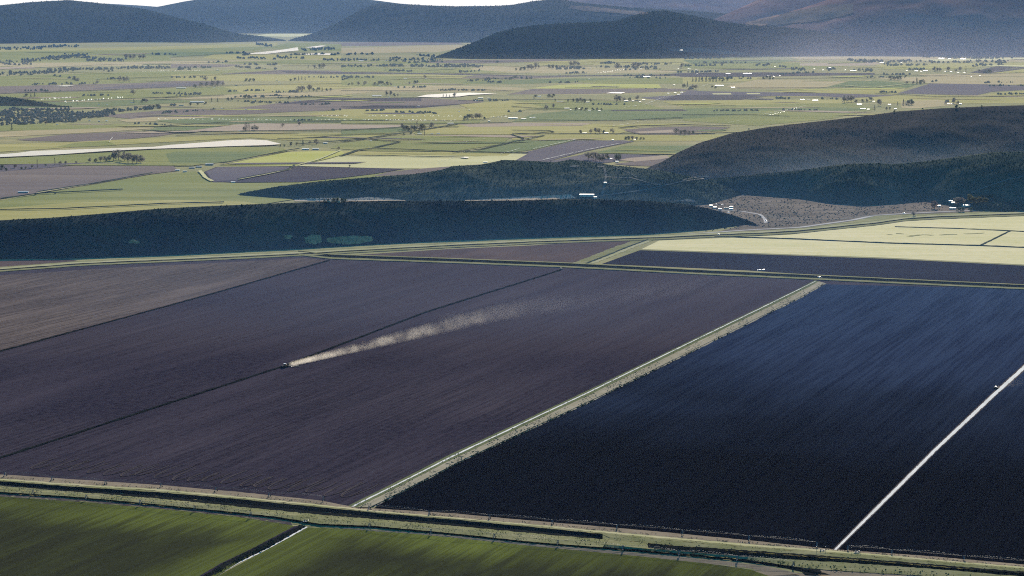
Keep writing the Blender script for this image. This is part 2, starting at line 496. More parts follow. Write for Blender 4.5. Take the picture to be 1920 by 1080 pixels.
# ---- valley fields (far to near), traced on the plain
FIELDS = [
 ('mg', [(-90,100),(200,92),(420,88),(520,88),(470,96),(300,99),(0,106),(-90,108)]),
 ('lg', [(-90,92),(200,90),(330,86),(520,80),(520,86),(300,93),(-90,98)]),
 ('pale', [(478,67),(500,63.5),(560,61.5),(640,62),(600,66),(540,69)]),
 ('dg', [(320,97),(440,98),(470,100),(400,104),(320,106),(200,104)]),
 ('tan', [(640,90),(760,87),(860,84),(880,87),(820,98),(640,100)]),
 ('br', [(600,80),(700,79),(860,80),(870,83),(720,86),(600,86)]),
 ('mg', [(540,80),(640,82),(640,96),(560,97),(500,90)]),
 ('tan', [(-90,119),(120,117),(320,115),(520,112),(640,111),(640,116),(400,119),(200,124),(-90,127)]),
 ('mg', [(-90,106),(160,103),(320,104),(320,114),(150,117),(-90,119)]),
 ('mg', [(380,117),(560,112),(700,114),(900,115),(900,120),(640,121),(480,121)]),
 ('lg', [(400,102),(470,102),(640,104),(640,110),(420,112),(380,108)]),
 ('pk', [(-90,128),(60,125),(70,128),(-90,133)]),
 ('br', [(320,120),(460,121),(420,126),(320,127)]),
 ('mg', [(-90,146),(120,139),(260,134),(420,132),(520,129),(400,144),(180,152),(-90,158)]),
 ('br', [(410,138),(500,133),(530,131),(640,133),(640,139),(500,139)]),
 ('db', [(520,132),(640,135),(800,137),(800,138.5),(640,138.5),(540,137)]),
 ('lg', [(320,140),(410,139),(640,141),(800,139),(880,142),(860,148),(700,152),(480,152),(330,151)]),
 ('mg', [(640,124),(860,128),(1000,130),(1000,137),(860,139),(640,135)]),
 ('lg', [(960,112),(1280,110),(1500,113),(1500,118),(1300,121),(1000,122)]),
 ('br', [(800,114),(1080,110),(1090,113),(900,119),(800,118)]),
 ('tan', [(900,124),(1060,124),(1180,128),(1280,131),(1260,136),(1100,138),(960,136),(880,130)]),
 ('br', [(860,147),(890,141),(1000,143),(1060,141),(1090,143),(960,149)]),
 ('db', [(640,134.5),(860,138),(1010,142),(1280,139),(1280,142),(1010,143.6),(860,140.5),(640,136.5)]),
 ('dg', [(1280,113),(1420,112),(1500,113),(1460,118),(1300,121)]),
 ('mg', [(1280,120),(1480,118),(1600,124),(1500,131),(1280,128)]),
 ('tan', [(1480,107),(1650,105),(1920,108),(2040,108),(2040,117),(1700,114),(1500,112)]),
 ('pk', [(1500,119),(1640,116),(1660,122),(1560,124),(1500,123)]),
 ('pale', [(1716,112),(1800,110),(1920,108.5),(2040,108.5),(2040,111),(1880,112),(1760,114.5)]),
 ('lg', [(1640,121),(1800,118),(1920,117),(2040,117),(2040,124),(1850,124),(1800,130),(1660,129)]),
 ('db', [(1818,136),(1850,128),(1868,124),(1920,125.5),(1990,126),(1890,133),(1850,138)]),
 ('pale', [(1845,121),(1920,122.5),(2040,123),(2040,125),(1920,125),(1850,123)]),
 ('lg', [(1860,137),(1930,128),(2040,128),(2040,137)]),
 ('mg', [(-90,157),(60,150),(250,151),(320,148),(320,156),(150,160),(-90,164)]),
 ('br', [(-90,172),(0,162),(100,159),(250,156),(330,152),(420,151),(420,157),(300,164),(150,170),(0,176),(-90,180)]),
 ('pu', [(160,167),(250,159),(420,153),(420,158),(300,164)]),
 ('mg', [(-90,180),(0,177),(200,171),(420,162),(560,158),(640,157),(640,164),(440,176),(300,182),(100,190),(-90,192)]),
 ('lg', [(420,163),(640,152),(780,160),(640,166),(460,176)]),
 ('tan', [(320,186),(420,178),(560,173),(640,172),(650,178),(560,181),(440,184)]),
 ('mg', [(640,140),(860,147),(1000,150),(900,157),(760,162),(640,162)]),
 ('tan', [(600,170),(680,164),(800,160),(960,163),(1000,168),(900,172),(700,172),(640,178)]),
 ('dg', [(860,155),(960,150),(1100,146),(1200,147),(1120,153),(960,158)]),
 ('yg', [(990,166),(1050,159),(1120,157),(1235,158),(1240,165),(1110,166)]),
 ('mg', [(1060,152),(1220,146),(1290,146),(1280,157),(1120,157)]),
 ('br', [(950,177),(1000,166),(1120,167),(1270,166),(1310,170),(1180,174),(1100,176)]),
 ('pu', [(1270,178),(1290,170),(1330,171),(1440,173),(1600,176),(1700,180),(1600,183),(1450,180),(1390,187),(1240,188),(1200,183)]),
 ('db', [(1270,178),(1400,178),(1440,180),(1390,187),(1240,188)]),
 ('pale', [(1335,175),(1370,174.5),(1372,177),(1338,177)]),
 ('pale', [(1400,174.5),(1425,174.5),(1425,176.5),(1400,176.5)]),
 ('db', [(1240,139),(1290,137),(1430,135.5),(1640,137),(1640,140),(1400,144),(1280,144)]),
 ('lg', [(1280,145),(1400,144),(1440,147),(1400,152),(1330,156),(1280,158)]),
 ('tan', [(1360,162),(1420,149),(1640,150),(1560,163),(1500,167),(1380,166)]),
 ('dg', [(1550,163),(1590,152.5),(1640,151),(1720,157.5),(1700,165),(1620,164)]),
 ('tan', [(1640,146),(1740,144),(1920,145),(2040,145),(2040,159),(1900,159),(1740,156)]),
 ('lg', [(1500,168),(1560,166),(1700,166),(1680,176),(1600,176),(1440,172)]),
 ('tan', [(1720,139),(1920,137),(2040,137),(2040,143),(1740,144)]),
 ('pu', [(1683,175),(1720,164),(1744,156.5),(1840,158),(1920,160.5),(2040,162),(2040,169),(1920,168.5),(1860,172),(1832,178),(1760,177)]),
 ('lg', [(1600,184),(1700,178),(1830,179),(1900,171),(2040,170),(2040,192),(1700,195),(1620,190)]),
 ('tan', [(1690,190),(1760,187),(1800,196),(1720,203),(1690,202)]),
 ('mg', [(1280,198),(1380,190),(1600,193),(1640,205),(1560,222),(1420,236),(1280,226)]),
 ('lg', [(1240,190),(1390,188),(1600,186),(1600,192),(1380,197),(1280,200)]),
 ('pale', [(1285,207),(1330,205),(1325,209),(1290,211)]),
 ('dg', [(1280,203),(1500,201),(1640,202),(1600,208),(1400,207)]),
 ('mg', [(940,190),(1000,188),(1120,188),(1200,192),(1250,205),(1100,207),(960,204)]),
 ('dg', [(1080,206),(1300,204),(1440,210),(1300,222),(1120,226),(960,228),(1000,214)]),
 ('db', [(1140,206),(1280,205),(1290,208),(1150,208)]),
 ('lg', [(860,196),(960,188),(1020,200),(960,210),(900,212)]),
 ('dg', [(-90,196),(300,186),(380,190),(200,200),(-90,212)]),
 ('br', [(180,217),(330,205),(420,203),(600,196),(640,205),(460,214),(250,223)]),
 ('br', [(420,205),(500,196),(560,189),(640,184),(790,184),(910,189),(900,192),(780,203),(640,206),(460,213)]),
 ('db', [(520,196),(560,190),(620,184),(790,183.5),(790,189),(640,190)]),
 ('db', [(640,203),(700,197),(800,198),(890,193),(780,203),(700,205)]),
 ('tan', [(220,225),(300,218),(410,215),(470,219),(380,224),(240,229)]),
 ('pale', [(465,221),(480,218.5),(530,218.5),(515,221)]),
 ('dg', [(290,226),(430,218),(640,219),(720,222),(640,230),(420,232),(330,231)]),
 ('lg', [(560,216),(640,205),(800,203),(940,204),(960,214),(900,224),(860,226),(640,222)]),
 ('mg', [(640,227),(860,228),(900,224),(900,230),(760,234),(640,233)]),
 ('pk', [(345,246),(440,234),(480,231),(640,233),(760,234),(740,240),(480,245)]),
 ('dg', [(290,238),(440,232),(400,239),(350,245),(280,244)]),
 ('tan', [(-90,252),(0,247),(60,244),(200,239),(300,240),(200,247),(0,257),(-90,262)]),
 ('mg', [(-90,240),(80,231),(200,232),(320,236),(200,240),(0,246)]),
 ('br', [(30,262),(120,252),(250,246),(330,250),(300,255),(180,266),(60,264)]),
 ('lg', [(-90,272),(100,268),(300,258),(480,251),(640,250),(760,252),(640,262),(540,263),(470,258),(320,266),(150,275),(0,285),(-90,290)]),
 ('mg', [(140,268),(200,264),(220,272),(160,275),(100,276)]),
 ('dg', [(640,244),(760,237),(780,244),(640,256)]),
 ('lg', [(760,240),(860,232),(960,231),(1130,233),(1200,240),(1150,253),(960,252),(780,252)]),
 ('pk', [(860,233),(960,230),(1110,231),(1090,236),(960,237),(880,238)]),
 ('mg', [(640,268),(700,262),(760,254),(960,256),(940,270),(850,284),(700,283),(620,278)]),
 ('dg', [(960,263),(1080,262),(1000,280),(960,286),(880,286)]),
 ('lg', [(960,252),(1150,253),(1340,252),(1380,252),(1340,264),(1170,264),(1080,262),(960,262)]),
 ('br', [(1165,243),(1240,238),(1300,237),(1370,239),(1300,253),(1200,252)]),
 ('pk', [(1190,247),(1260,243),(1270,248),(1200,250)]),
 ('pu', [(940,302),(990,284),(1080,263.5),(1170,263),(1190,265),(1100,283),(1020,304)]),
 ('dg', [(1100,290),(1170,273),(1340,273),(1310,286),(1165,291)]),
 ('pu', [(1020,304),(1100,288),(1170,289),(1240,291),(1130,306)]),
 ('pk', [(1160,300),(1180,296),(1250,291),(1256,296),(1200,304)]),
 ('br', [(1150,307),(1200,302),(1256,297),(1240,312),(1180,310)]),
 ('mg', [(-90,300),(0,297),(200,286),(320,279),(450,275),(530,277),(540,283),(400,306),(320,308),(150,306),(0,308),(-90,311)]),
 ('dg', [(310,288),(330,284),(510,284),(440,301),(400,306),(320,307)]),
 ('pu', [(-90,316),(0,309),(160,305),(250,306),(140,310),(0,322),(-90,328)]),
 ('br', [(-90,330),(0,322),(100,314),(160,309),(250,306),(320,307),(335,320),(285,326),(70,362),(0,373),(-90,384)]),
 ('yg', [(412,310),(480,296),(540,285),(600,283),(665,283),(620,296),(555,311)]),
 ('pale', [(556,311),(610,300),(668,284),(850,286),(990,288),(960,304),(850,316),(740,316)]),
 ('lg', [(640,283.5),(850,285.5),(960,287),(950,292),(650,291)]),
 ('mg', [(-90,386),(0,376),(70,364),(285,327),(330,325),(365,321),(380,331),(397,341),(440,343),(560,342),(650,333),(740,322),(860,312),(840,336),(560,372),(460,388),(-90,440)]),
 ('lg', [(-90,396),(0,390),(130,380),(330,375),(460,378),(520,388),(200,412),(-90,430)]),
 ('db', [(383,322),(405,313),(545,312),(760,316),(700,326),(640,333),(560,341),(440,342),(400,342)]),
 ('pu', [(387,322),(408,313.5),(540,312.5),(548,318),(450,337),(400,340)]),
 ('br', [(730,322),(790,316),(860,311),(930,306),(930,312),(840,326),(700,330)]),
]
NAMES = {'lg': 'pasture_field', 'mg': 'pasture_field', 'dg': 'crop_field', 'yg': 'crop_field', 'tan': 'dry_field', 'pale': 'stubble_field',
         'br': 'ploughed_field', 'db': 'ploughed_field', 'pu': 'ploughed_field', 'pk': 'stubble_field'}
for key, poly in FIELDS:
    sheet(NAMES[key], poly, key, zi())

# many thin strips of differing crops and stubble between the larger fields
rs = random.Random(21)
for i in range(170):
    y = 96 + 215 * rs.random() ** 1.35
    x = rs.uniform(-60, 1960)
    if y > 225 and x > 1500: continue
    if 255 < y < 300 and x < 560: continue
    L = rs.uniform(50, 210) * (.6 + y / 400)
    t = rs.uniform(.35, 1.5) * (y - 20) / 130
    sk = rs.uniform(-.035, .03)
    key = rs.choice(['lg', 'lg', 'mg', 'mg', 'tan', 'dg', 'pk', 'pu', 'tan', 'yg'])
    a = rs.uniform(.1, .5)
    sheet(NAMES[key], [(x, y), (x + L * a, y - t + sk * L * a), (x + L, y - t * rs.uniform(.2, 1) + sk * L), (x + L * (1 - a * .6), y + t * rs.uniform(0, .6) + sk * L * .8)], key, zi())

# field boundaries in the valley: dark weedy lines
LINES = [
 ([(0,396),(120,394),(320,384),(420,382)], 6), ([(447,338),(500,328),(540,320),(552,312)], 7),
 ([(640,293),(760,295),(870,297)], 8), ([(640,294),(672,283),(700,280),(760,282),(850,286),(990,289)], 12),
 ([(700,279),(750,268),(690,263),(640,266),(560,272)], 9), ([(640,268),(760,250),(860,234),(960,231)], 10),
 ([(270,246),(330,250.5),(480,247),(640,246),(760,240),(860,240)], 16), ([(640,234),(860,234)], 9),
 ([(960,246),(1030,247),(1038,249),(1000,252),(958,254),(985,262)], 9), ([(960,252),(1160,253),(1340,253)], 9),
 ([(850,288),(900,282),(980,264),(1020,256)], 8), ([(1160,242),(1200,238),(1280,236),(1370,238)], 10),
 ([(280,240),(420,231),(640,230)], 9), ([(290,188),(430,187),(560,184),(640,180)], 14), ([(0,195),(250,186),(420,180)], 12),
 ([(0,177),(200,170),(420,161),(640,158)], 18), ([(0,131),(200,122),(420,117),(640,121)], 14),
 ([(180,150),(420,141),(520,134)], 14), ([(320,108),(440,100),(530,100)], 18), ([(530,124),(640,123),(760,126)], 16),
 ([(960,188),(1060,188),(1200,190)], 10), ([(960,201),(1010,205),(1080,206)], 9), ([(1000,227),(1160,228),(1280,222)], 8),
 ([(860,190),(960,188)], 10), ([(640,171),(780,171),(900,169),(960,172)], 12), ([(640,202),(780,202)], 10),
 ([(1060,165),(1130,166),(1250,167)], 12), ([(1280,199),(1380,199)], 8), ([(1280,217),(1410,217),(1480,220)], 7),
 ([(1280,236),(1330,237)], 8), ([(1420,149),(1600,147),(1640,148)], 16), ([(1380,166),(1500,166),(1600,164)], 10),
 ([(1640,141),(1750,143),(1920,137)], 12), ([(1280,120),(1400,119),(1500,117)], 14), ([(1640,176),(1760,183),(1920,181)], 9),
 ([(900,116),(1060,119),(1280,118)], 18), ([(1500,113),(1700,113)], 16), ([(520,262),(560,262),(640,256)], 7),
 ([(330,256),(420,254),(560,252)], 6), ([(230,358),(70,366),(0,376)], 8), ([(285,327),(180,346),(70,363)], 6),
 ([(415,309),(480,296),(540,284),(560,281)], 7), ([(640,190),(700,186),(790,184)], 9),
]
for pts, w in LINES:
    ribbon('field_edge', pts, w, 'hedge', zi(), height=1.6, jitter=w * .12, seg=18)
# pale tracks and dry margins
for pts, w in [([(285,327),(180,346),(70,364)], 6), ([(375,322),(385,335),(398,342)], 9), ([(640,283),(600,300),(560,311)], 6),
               ([(1570,160),(1640,165),(1700,158),(1745,156)], 14), ([(1740,212),(1580,222)], 6), ([(447,339),(500,329),(545,319)], 5)]:
    ribbon('field_margin', pts, w, 'pale', zi(), jitter=w * .1, seg=18)

# water: ponds and the far river
sheet('pond', [(-80,293),(0,289),(30,287),(60,283),(150,280),(290,275),(320,271.5),(380,267),(430,263),(470,261.5),(500,263),(512,266),(527,269.5),
               (516,271),(500,272),(430,274),(350,277),(280,279),(200,283),(100,290),(0,294.5),(-80,297)], 'water', zi())
sheet('pond', [(781,181.5),(800,177.5),(850,174.3),(880,173.5),(910,174.5),(934,176.2),(905,176.6),(880,178),(862,180.6),(820,182.6)], 'water', zi())
sheet('river', [(455,101.4),(480,98.4),(510,95.5),(540,91.5),(558,88.5),(560,94.5),(530,97.4),(500,101)], 'water', zi())
sheet('river', [(560,101),(600,99.8),(624,100.2),(618,103),(570,102.6)], 'water', zi())
sheet('river', [(572,89),(590,86.6),(604,85),(612,86),(592,89.5)], 'water', zi())
sheet('pond', [(98,161.6),(120,159.8),(140,160.4),(125,162)], 'water', zi())
sheet('pond', [(863,295.2),(868,294),(880,294.6),(876,296.4)], 'water', zi())
sheet('pond', [(1136,174.6),(1150,172.6),(1172,173.4),(1165,175)], 'water', zi())

# sunlit irrigation ditches of the valley: sun glints painted as broken pale strips
def glints(pts, w, on, off):
    P = [G(x, y, 0) for x, y in pts]
    L = [0.0]
    for a, b in zip(P, P[1:]): L.append(L[-1] + (b - a).length)
    def at(s):
        for j in range(len(P) - 1):
            if s <= L[j + 1]:
                return P[j].lerp(P[j + 1], (s - L[j]) / (L[j + 1] - L[j]))
        return P[-1]
    V = []; Fc = []
    s = 0.0
    z = zi()
    while s < L[-1] - 4:
        e = min(L[-1], s + random.uniform(.5, 1.5) * on)
        a, b = at(s), at(e)
        d = (b - a).normalized(); q = Vector((-d.y, d.x, 0)) * w * random.uniform(.35, .6)
        n = len(V)
        for p in (a - q, b - q, b + q, a + q): V.append((p.x, p.y, z))
        Fc.append((n, n + 1, n + 2, n + 3))
        s = e + random.uniform(.3, 1.6) * off
    link_mesh('irrigation_ditch', V, Fc, M['ditch_glint'])['kind'] = 'structure'
for pts, w, on, off in [
 ([(1000,281),(1040,272),(1080,263)], 9, 40, 12), ([(1018,302),(1060,292),(1110,281),(1160,271)], 8, 60, 10),
 ([(1148,238),(1170,235),(1200,229),(1228,226)], 9, 50, 40), ([(960,268),(1000,261)], 7, 40, 20), ([(1110,240),(1125,239)], 8, 40, 20),
 ([(1332,237),(1350,234),(1375,230),(1388,227)], 7, 25, 30), ([(1430,216),(1460,210),(1500,202),(1512,199)], 9, 45, 14), ([(1440,217),(1462,213)], 6, 22, 18),
 ([(1170,203),(1210,197),(1232,188),(1250,182),(1280,178)], 9, 60, 24), ([(1180,200),(1225,197)], 7, 25, 22),
 ([(1368,110),(1385,107),(1415,104)], 14, 120, 40), ([(1210,126),(1240,120),(1290,114)], 11, 60, 50), ([(1100,138),(1130,133),(1170,130),(1180,129)], 12, 30, 50),
 ([(1235,135),(1275,131)], 9, 50, 30), ([(1545,160),(1560,156),(1580,150)], 9, 30, 22), ([(1315,163),(1340,156)], 9, 40, 25),
 ([(870,287),(900,282),(930,275)], 6, 22, 22), ([(822,304),(850,298)], 7, 18, 26), ([(940,290),(960,285),(975,280)], 7, 24, 14),
 ([(1856,137),(1892,131),(1910,127)], 11, 60, 20), ([(862,271),(890,264),(915,261)], 5, 20, 20), ([(570,309),(600,299),(632,293)], 6, 12, 20),
 ([(1600,220),(1622,212)], 5, 40, 20), ([(205,268),(208,263),(211,260)], 6, 60, 20)]:
    glints(pts, w * .42, on * .6, off * 1.3)

# ---- near plain
ZL[0] = 0.02
def lerp_pts(a, b, k):
    n = 60
    ra, rb = resample(a, n), resample(b, n)
    return [tuple(p.lerp(q, k)) for p, q in zip(ra, rb)]

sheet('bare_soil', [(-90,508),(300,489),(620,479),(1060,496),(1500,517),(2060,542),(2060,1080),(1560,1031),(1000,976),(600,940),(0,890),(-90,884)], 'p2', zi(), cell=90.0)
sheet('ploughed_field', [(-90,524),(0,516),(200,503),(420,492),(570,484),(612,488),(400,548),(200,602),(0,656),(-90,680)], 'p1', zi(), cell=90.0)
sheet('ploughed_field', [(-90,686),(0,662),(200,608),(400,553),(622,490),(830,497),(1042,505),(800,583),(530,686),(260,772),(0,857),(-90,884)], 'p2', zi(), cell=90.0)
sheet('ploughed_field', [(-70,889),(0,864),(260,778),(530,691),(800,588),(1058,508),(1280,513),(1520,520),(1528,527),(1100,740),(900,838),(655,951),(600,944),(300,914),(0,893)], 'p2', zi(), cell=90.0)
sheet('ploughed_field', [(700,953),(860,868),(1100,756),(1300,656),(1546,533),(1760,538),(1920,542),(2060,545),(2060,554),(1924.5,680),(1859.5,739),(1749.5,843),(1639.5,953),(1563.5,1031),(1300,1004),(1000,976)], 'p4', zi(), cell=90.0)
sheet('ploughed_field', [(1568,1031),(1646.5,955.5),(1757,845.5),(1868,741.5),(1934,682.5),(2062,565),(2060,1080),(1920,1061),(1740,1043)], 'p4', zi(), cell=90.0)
sheet('fallow_field', [(650,479),(840,467),(1000,460),(1162,449),(1188,451),(1080,493),(900,488)], 'p6', zi(), cell=90.0)
sheet('ploughed_field', [(1128,495),(1200,469),(1400,476),(1660,485),(1920,498),(2060,505),(2060,543),(1920,534),(1660,524),(1400,507)], 'p7', zi(), cell=90.0)
sheet('stubble_field', [(1203,467),(1236,451),(1340,447),(1480,440),(1560,431),(1620,424),(1700,414),(1760,411),(1920,403),(2060,398),(2060,503),(1920,496),(1660,483),(1400,474)], 'p8', zi(), cell=90.0)
sheet('brown_field', [(-90,496),(0,489),(130,486),(152,490),(0,501),(-90,508)], 'p6', zi(), cell=90.0)
sheet('sagebrush_field', [(1250,388),(1300,376),(1380,364),(1425,364),(1425,424),(1390,426),(1330,404)], 'sage', zi(), cell=90.0)
sheet('sagebrush_field', [(1270,444),(1330,438),(1390,424),(1412,412),(1402,398),(1372,384),(1376,372),(1400,364),(1430,366),(1500,373),(1580,381),(1640,386),(1700,381),(1750,376),(1900,394),(1760,400),(1640,404),(1600,414),(1500,428),(1400,433)], 'sage', zi(), cell=90.0)

# headland turns of the plough along the near edge of the long field
M['turns'] = field_mat('turned_soil', (.040, .032, .032), (.062, .049, .046), (.022, .018, .020), ROT, .1, .02, .04, fine=.3)

# grass strip and water channel between the two big fields
WA = [(655,951),(760,899),(850,853),(985,790),(1100,736),(1300,638),(1420,580),(1502,540),(1530,526)]
WB = [(661,951),(764.5,899),(854,854),(988.5,790.5),(1102.5,737),(1301.5,639),(1421.2,581),(1503,540.5),(1531,526.5)]
VR = [(706,951),(783,912),(874,864),(1010,802),(1116,753),(1310,657),(1440,592),(1512,556),(1552,532)]
ZB = .9
band('grass_bank', [(646,951),(752,898),(842,852),(978,789),(1094,735),(1297,637),(1418,579),(1500,539.5),(1527,525.5)], 0.0, WA, .35, 'vergeg', jit=.3)
band('pale_ditch', WA, .30, WB, .30, 'ditchwater', jit=.25)
band('grass_bank', WB, .35, lerp_pts(WB, VR, .22), ZB, 'vergeg', jit=.2)
band('grass_bank', lerp_pts(WB, VR, .22), ZB, lerp_pts(WB, VR, .72), ZB, 'verge', jit=.3)
VR = lerp_pts(WB, VR, .88)
band('grass_bank', lerp_pts(WB, VR, .72), ZB, VR, 0.0, 'verge', jit=.9)
# white ditch on the right
DA = [(1563,1031),(1640,953),(1750,843),(1860,739),(1925,680),(2060,556)]
DB = [(1568.5,1031),(1645.5,955),(1756,845),(1867,741),(1933,682),(2068,557)]
band('pale_ditch', DA, .25, DB, .25, 'ditchwater', jit=1.0, n=260)
for side, off in ((DA, -3.5), (DB, 3.5)):
    band('grass_bank', [(x + off, y) for x, y in side], 0.0, side, .3, 'p1', jit=.3)

# weedy ditches between the fields
ribbon('field_ditch', [(-90,886),(0,859),(260,774.5),(530,687.5),(800,585),(1050,507)], 5, 'weed', zi(), height=.8, jitter=1.0, seg=9)
ribbon('field_ditch', [(-90,683),(0,659),(200,605),(400,550.5),(617,488.5)], 5, 'weed', zi(), height=.8, jitter=1.0, seg=9)
ribbon('grass_strip', [(-90,681),(0,657),(200,603),(400,548.5),(612,487)], 4, 'p6', zi(), jitter=.8, seg=9)
# grass lane between the brown triangle and the yellow field
ribbon('grass_lane', [(1092,494),(1130,480),(1175,462),(1212,449)], 34, 'bank', zi(), jitter=2.0, seg=9)
ribbon('grass_lane', [(1106,494),(1142,480),(1186,462),(1222,449)], 12, 'bankl', zi(), jitter=1.5, seg=9)
ribbon('field_ditch', [(1100,494),(1136,480),(1180,462),(1216,449)], 5, 'hedge', zi(), height=.8, jitter=1.0, seg=9)
# lines in the yellow field
ribbon('field_ditch', [(1340,444),(1480,448),(1660,456),(1840,461),(1920,464.5),(2060,470)], 12, 'hedge', zi(), height=1.2, jitter=1.2, seg=9)
ribbon('field_ditch', [(1678,425.5),(1800,429),(1890,433),(1920,434.5),(2060,440)], 8, 'hedge', zi(), height=1.0, jitter=1.0, seg=9)
ribbon('field_ditch', [(1838,460.5),(1866,447),(1894,433)], 5, 'hedge', zi(), height=.8, jitter=.8, seg=9)
for a, b, w in [((1704,443.5),(1728,440.5),10), ((1728,440.5),(1748,441.5),7), ((1762,441),(1795,440),9), ((1810,439),(1835,437.5),9), ((1830,438),(1846,437),6), ((1664,440),(1672,440.5),6), ((1680,438),(1692,439),7)]:
    ribbon('weedy_patch', [a, ((a[0] + b[0]) / 2, (a[1] + b[1]) / 2 + random.uniform(-.6, .6)), b], w, 'bank', zi(), jitter=2.5, seg=8)

# main canal across the middle: two banks and dark water weed between them
C1 = [(560,472),(622,479),(840,486.5),(1062,495),(1300,507.5),(1500,516.5),(1700,526),(1920,536),(2060,542)]
def shift(pts, dy): return [(x, y + dy) for x, y in pts]
band('canal_bank', shift(C1, -3.2), 0.0, shift(C1, -1.6), 1.4, 'bank', jit=.15)
band('canal_bank', shift(C1, -1.6), 1.4, shift(C1, 1.0), .15, 'weed', jit=.2)
band('canal', shift(C1, 1.0), .12, shift(C1, 3.4), .12, 'weed', jit=.2)
band('canal_bank', shift(C1, 3.4), 1.0, shift(C1, 6.2), 1.0, 'bank', jit=.2)
band('canal_bank', shift(C1, 6.2), 1.0, shift(C1, 7.6), 0.0, 'p1', jit=.2)
# canal and lane at the foot of the bluff
C2 = [(-90,512),(0,506),(150,495),(300,488.5),(450,482),(572,476),(700,468.5),(850,460.5),(1000,454),(1160,448.5),(1250,445.5),(1340,441),(1430,437.5),(1500,433.5),(1560,427),(1640,419),(1700,410.5),(1760,407),(1920,401),(2060,396)]
band('canal_bank', shift(C2, -6.0), 0.0, shift(C2, -4.2), .8, 'bank', jit=.2)
band('canal_bank', shift(C2, -4.2), .8, shift(C2, -1.4), .8, 'bankl', jit=.3)
band('canal', shift(C2, -1.4), .8, shift(C2, .6), .1, 'weed', jit=.3)
band('canal_bank', shift(C2, .6), .8, shift(C2, 3.2), .8, 'bank', jit=.3)
band('canal_bank', shift(C2, 3.2), .8, shift(C2, 4.4), 0.0, 'hedge', jit=.3)
ribbon('gravel_road', [(1230,443),(1330,436.5),(1400,431.5),(1500,426.5),(1560,418),(1600,412.5),(1640,404),(1700,400.5),(1760,397.5),(1840,394)], 11, 'gravel', zi(), jitter=.6, seg=12)
ribbon('gravel_road', [(1340,394),(1390,396),(1424,402),(1434,410),(1436,418)], 7, 'gravel', zi(), jitter=.5, seg=12)
ribbon('dirt_track', [(1436,405),(1480,410),(1560,412),(1640,404)], 9, 'track', zi(), jitter=1.5, seg=12)

# ---- foreground: canal, banks and road across the bottom of the view
L0 = [(-90,883),(0,889),(150,899),(300,909),(450,922),(600,938),(660,950),(700,953),(850,962),(1000,976),(1200,993),(1400,1012),(1565,1030),(1740,1042),(1920,1058),(2060,1070)]
LT = [(-90,891),(0,897),(150,908),(300,917),(450,931),(600,946),(700,957),(850,970),(1000,983),(1200,1002),(1400,1020),(1600,1035),(1740,1048),(1920,1063),(2060,1075)]
L1 = [(-90,896),(0,902),(150,913),(300,923),(450,936),(600,951),(700,961),(850,974),(1000,988),(1100,998),(1130,1003),(1143,1007)]
L2 = [(-90,905),(0,911),(150,923),(300,935),(450,950),(600,965),(700,973),(850,986),(1000,1000),(1090,1008),(1128,1011),(1143,1008)]
L3 = [(-90,916),(0,922),(150,932),(300,946),(450,961),(520,969),(600,982),(700,986),(850,1000),(1000,1016),(1200,1031),(1400,1049),(1500,1064),(1560,1078)]
L4 = [(-90,924),(0,930),(150,940),(300,953),(450,969),(545,983),(610,989),(700,993),(850,1007),(1000,1023),(1200,1042),(1330,1056),(1430,1072)]
LL = L1[:-3] + [(1130,1001),(1200,1008),(1400,1026),(1600,1041),(1740,1053),(1920,1068),(2060,1080)]
HB = 2.0
band('canal_bank', L0, 0.0, LT, HB * .7, 'bankd', n=240, jit=.3)
band('canal_bank', LT, HB * .7, lerp_pts(LT, LL, .55), HB, 'bankl', n=240, jit=.5)
band('canal_bank', lerp_pts(LT, LL, .55), HB, LL, HB, 'bank', n=240, jit=.5)
LLa = L1
band('canal', L1, HB, [(x, y + .62 * (at_x(L2, x) - y)) for x, y in L1], .2, 'weed', n=240, jit=.6)
band('canal', [(x, y + .62 * (at_x(L2, x) - y)) for x, y in L1], .2, L2, .2, 'weed', n=240, jit=.5)
band('canal_bank', L2, HB * .8, lerp_pts(L2, [p for p in L3 if p[0] <= 1000] + [(1130,1026)], .5), HB, 'bank', n=240, jit=.7)
band('canal_bank', lerp_pts(L2, [p for p in L3 if p[0] <= 1000] + [(1130,1026)], .5), HB, [p for p in L3 if p[0] <= 1000] + [(1130,1026)], 1.7, 'bank', n=240, jit=.4)
# right part: two narrow arms of the canal
Q0 = [(1130,1001),(1195,1008),(1400,1026),(1600,1041),(1740,1053),(1920,1068),(2060,1080)]
Q1 = [(1130,1012),(1195,1016),(1400,1035),(1600,1050),(1740,1061),(1920,1075),(2060,1087)]
Q2 = [(1130,1020),(1195,1027),(1300,1036),(1400,1044),(1600,1056),(1740,1066),(1920,1081),(2060,1093)]
Q3 = [(1130,1026),(1200,1031),(1400,1049),(1500,1064),(1600,1072),(1740,1080),(1920,1096),(2060,1110)]
band('canal_bank', Q0, HB, Q1, 1.4, 'bank', n=140, jit=.8)
band('canal', [(1190,1020),(1215,1018.5)] + Q1[2:], 1.3, [(1190,1020.5),(1212,1026.5)] + Q2[2:], .2, 'weed', n=140, jit=.9)
band('canal', [(1300,1025),(1420,1033),(1600,1046),(1760,1059),(1920,1072)], HB + .35, [(1310,1027.5),(1420,1036),(1600,1049),(1760,1062),(1920,1075)], HB + .1, 'weed', n=120, jit=.8)
band('canal_bank', Q1[:2] + [(1215,1018)], 1.4, Q2[:2] + [(1215,1029)], 1.6, 'bank', n=20, jit=.3)
band('canal_bank', Q2, 1.6, Q3, .5, 'bank', n=140, jit=.6)
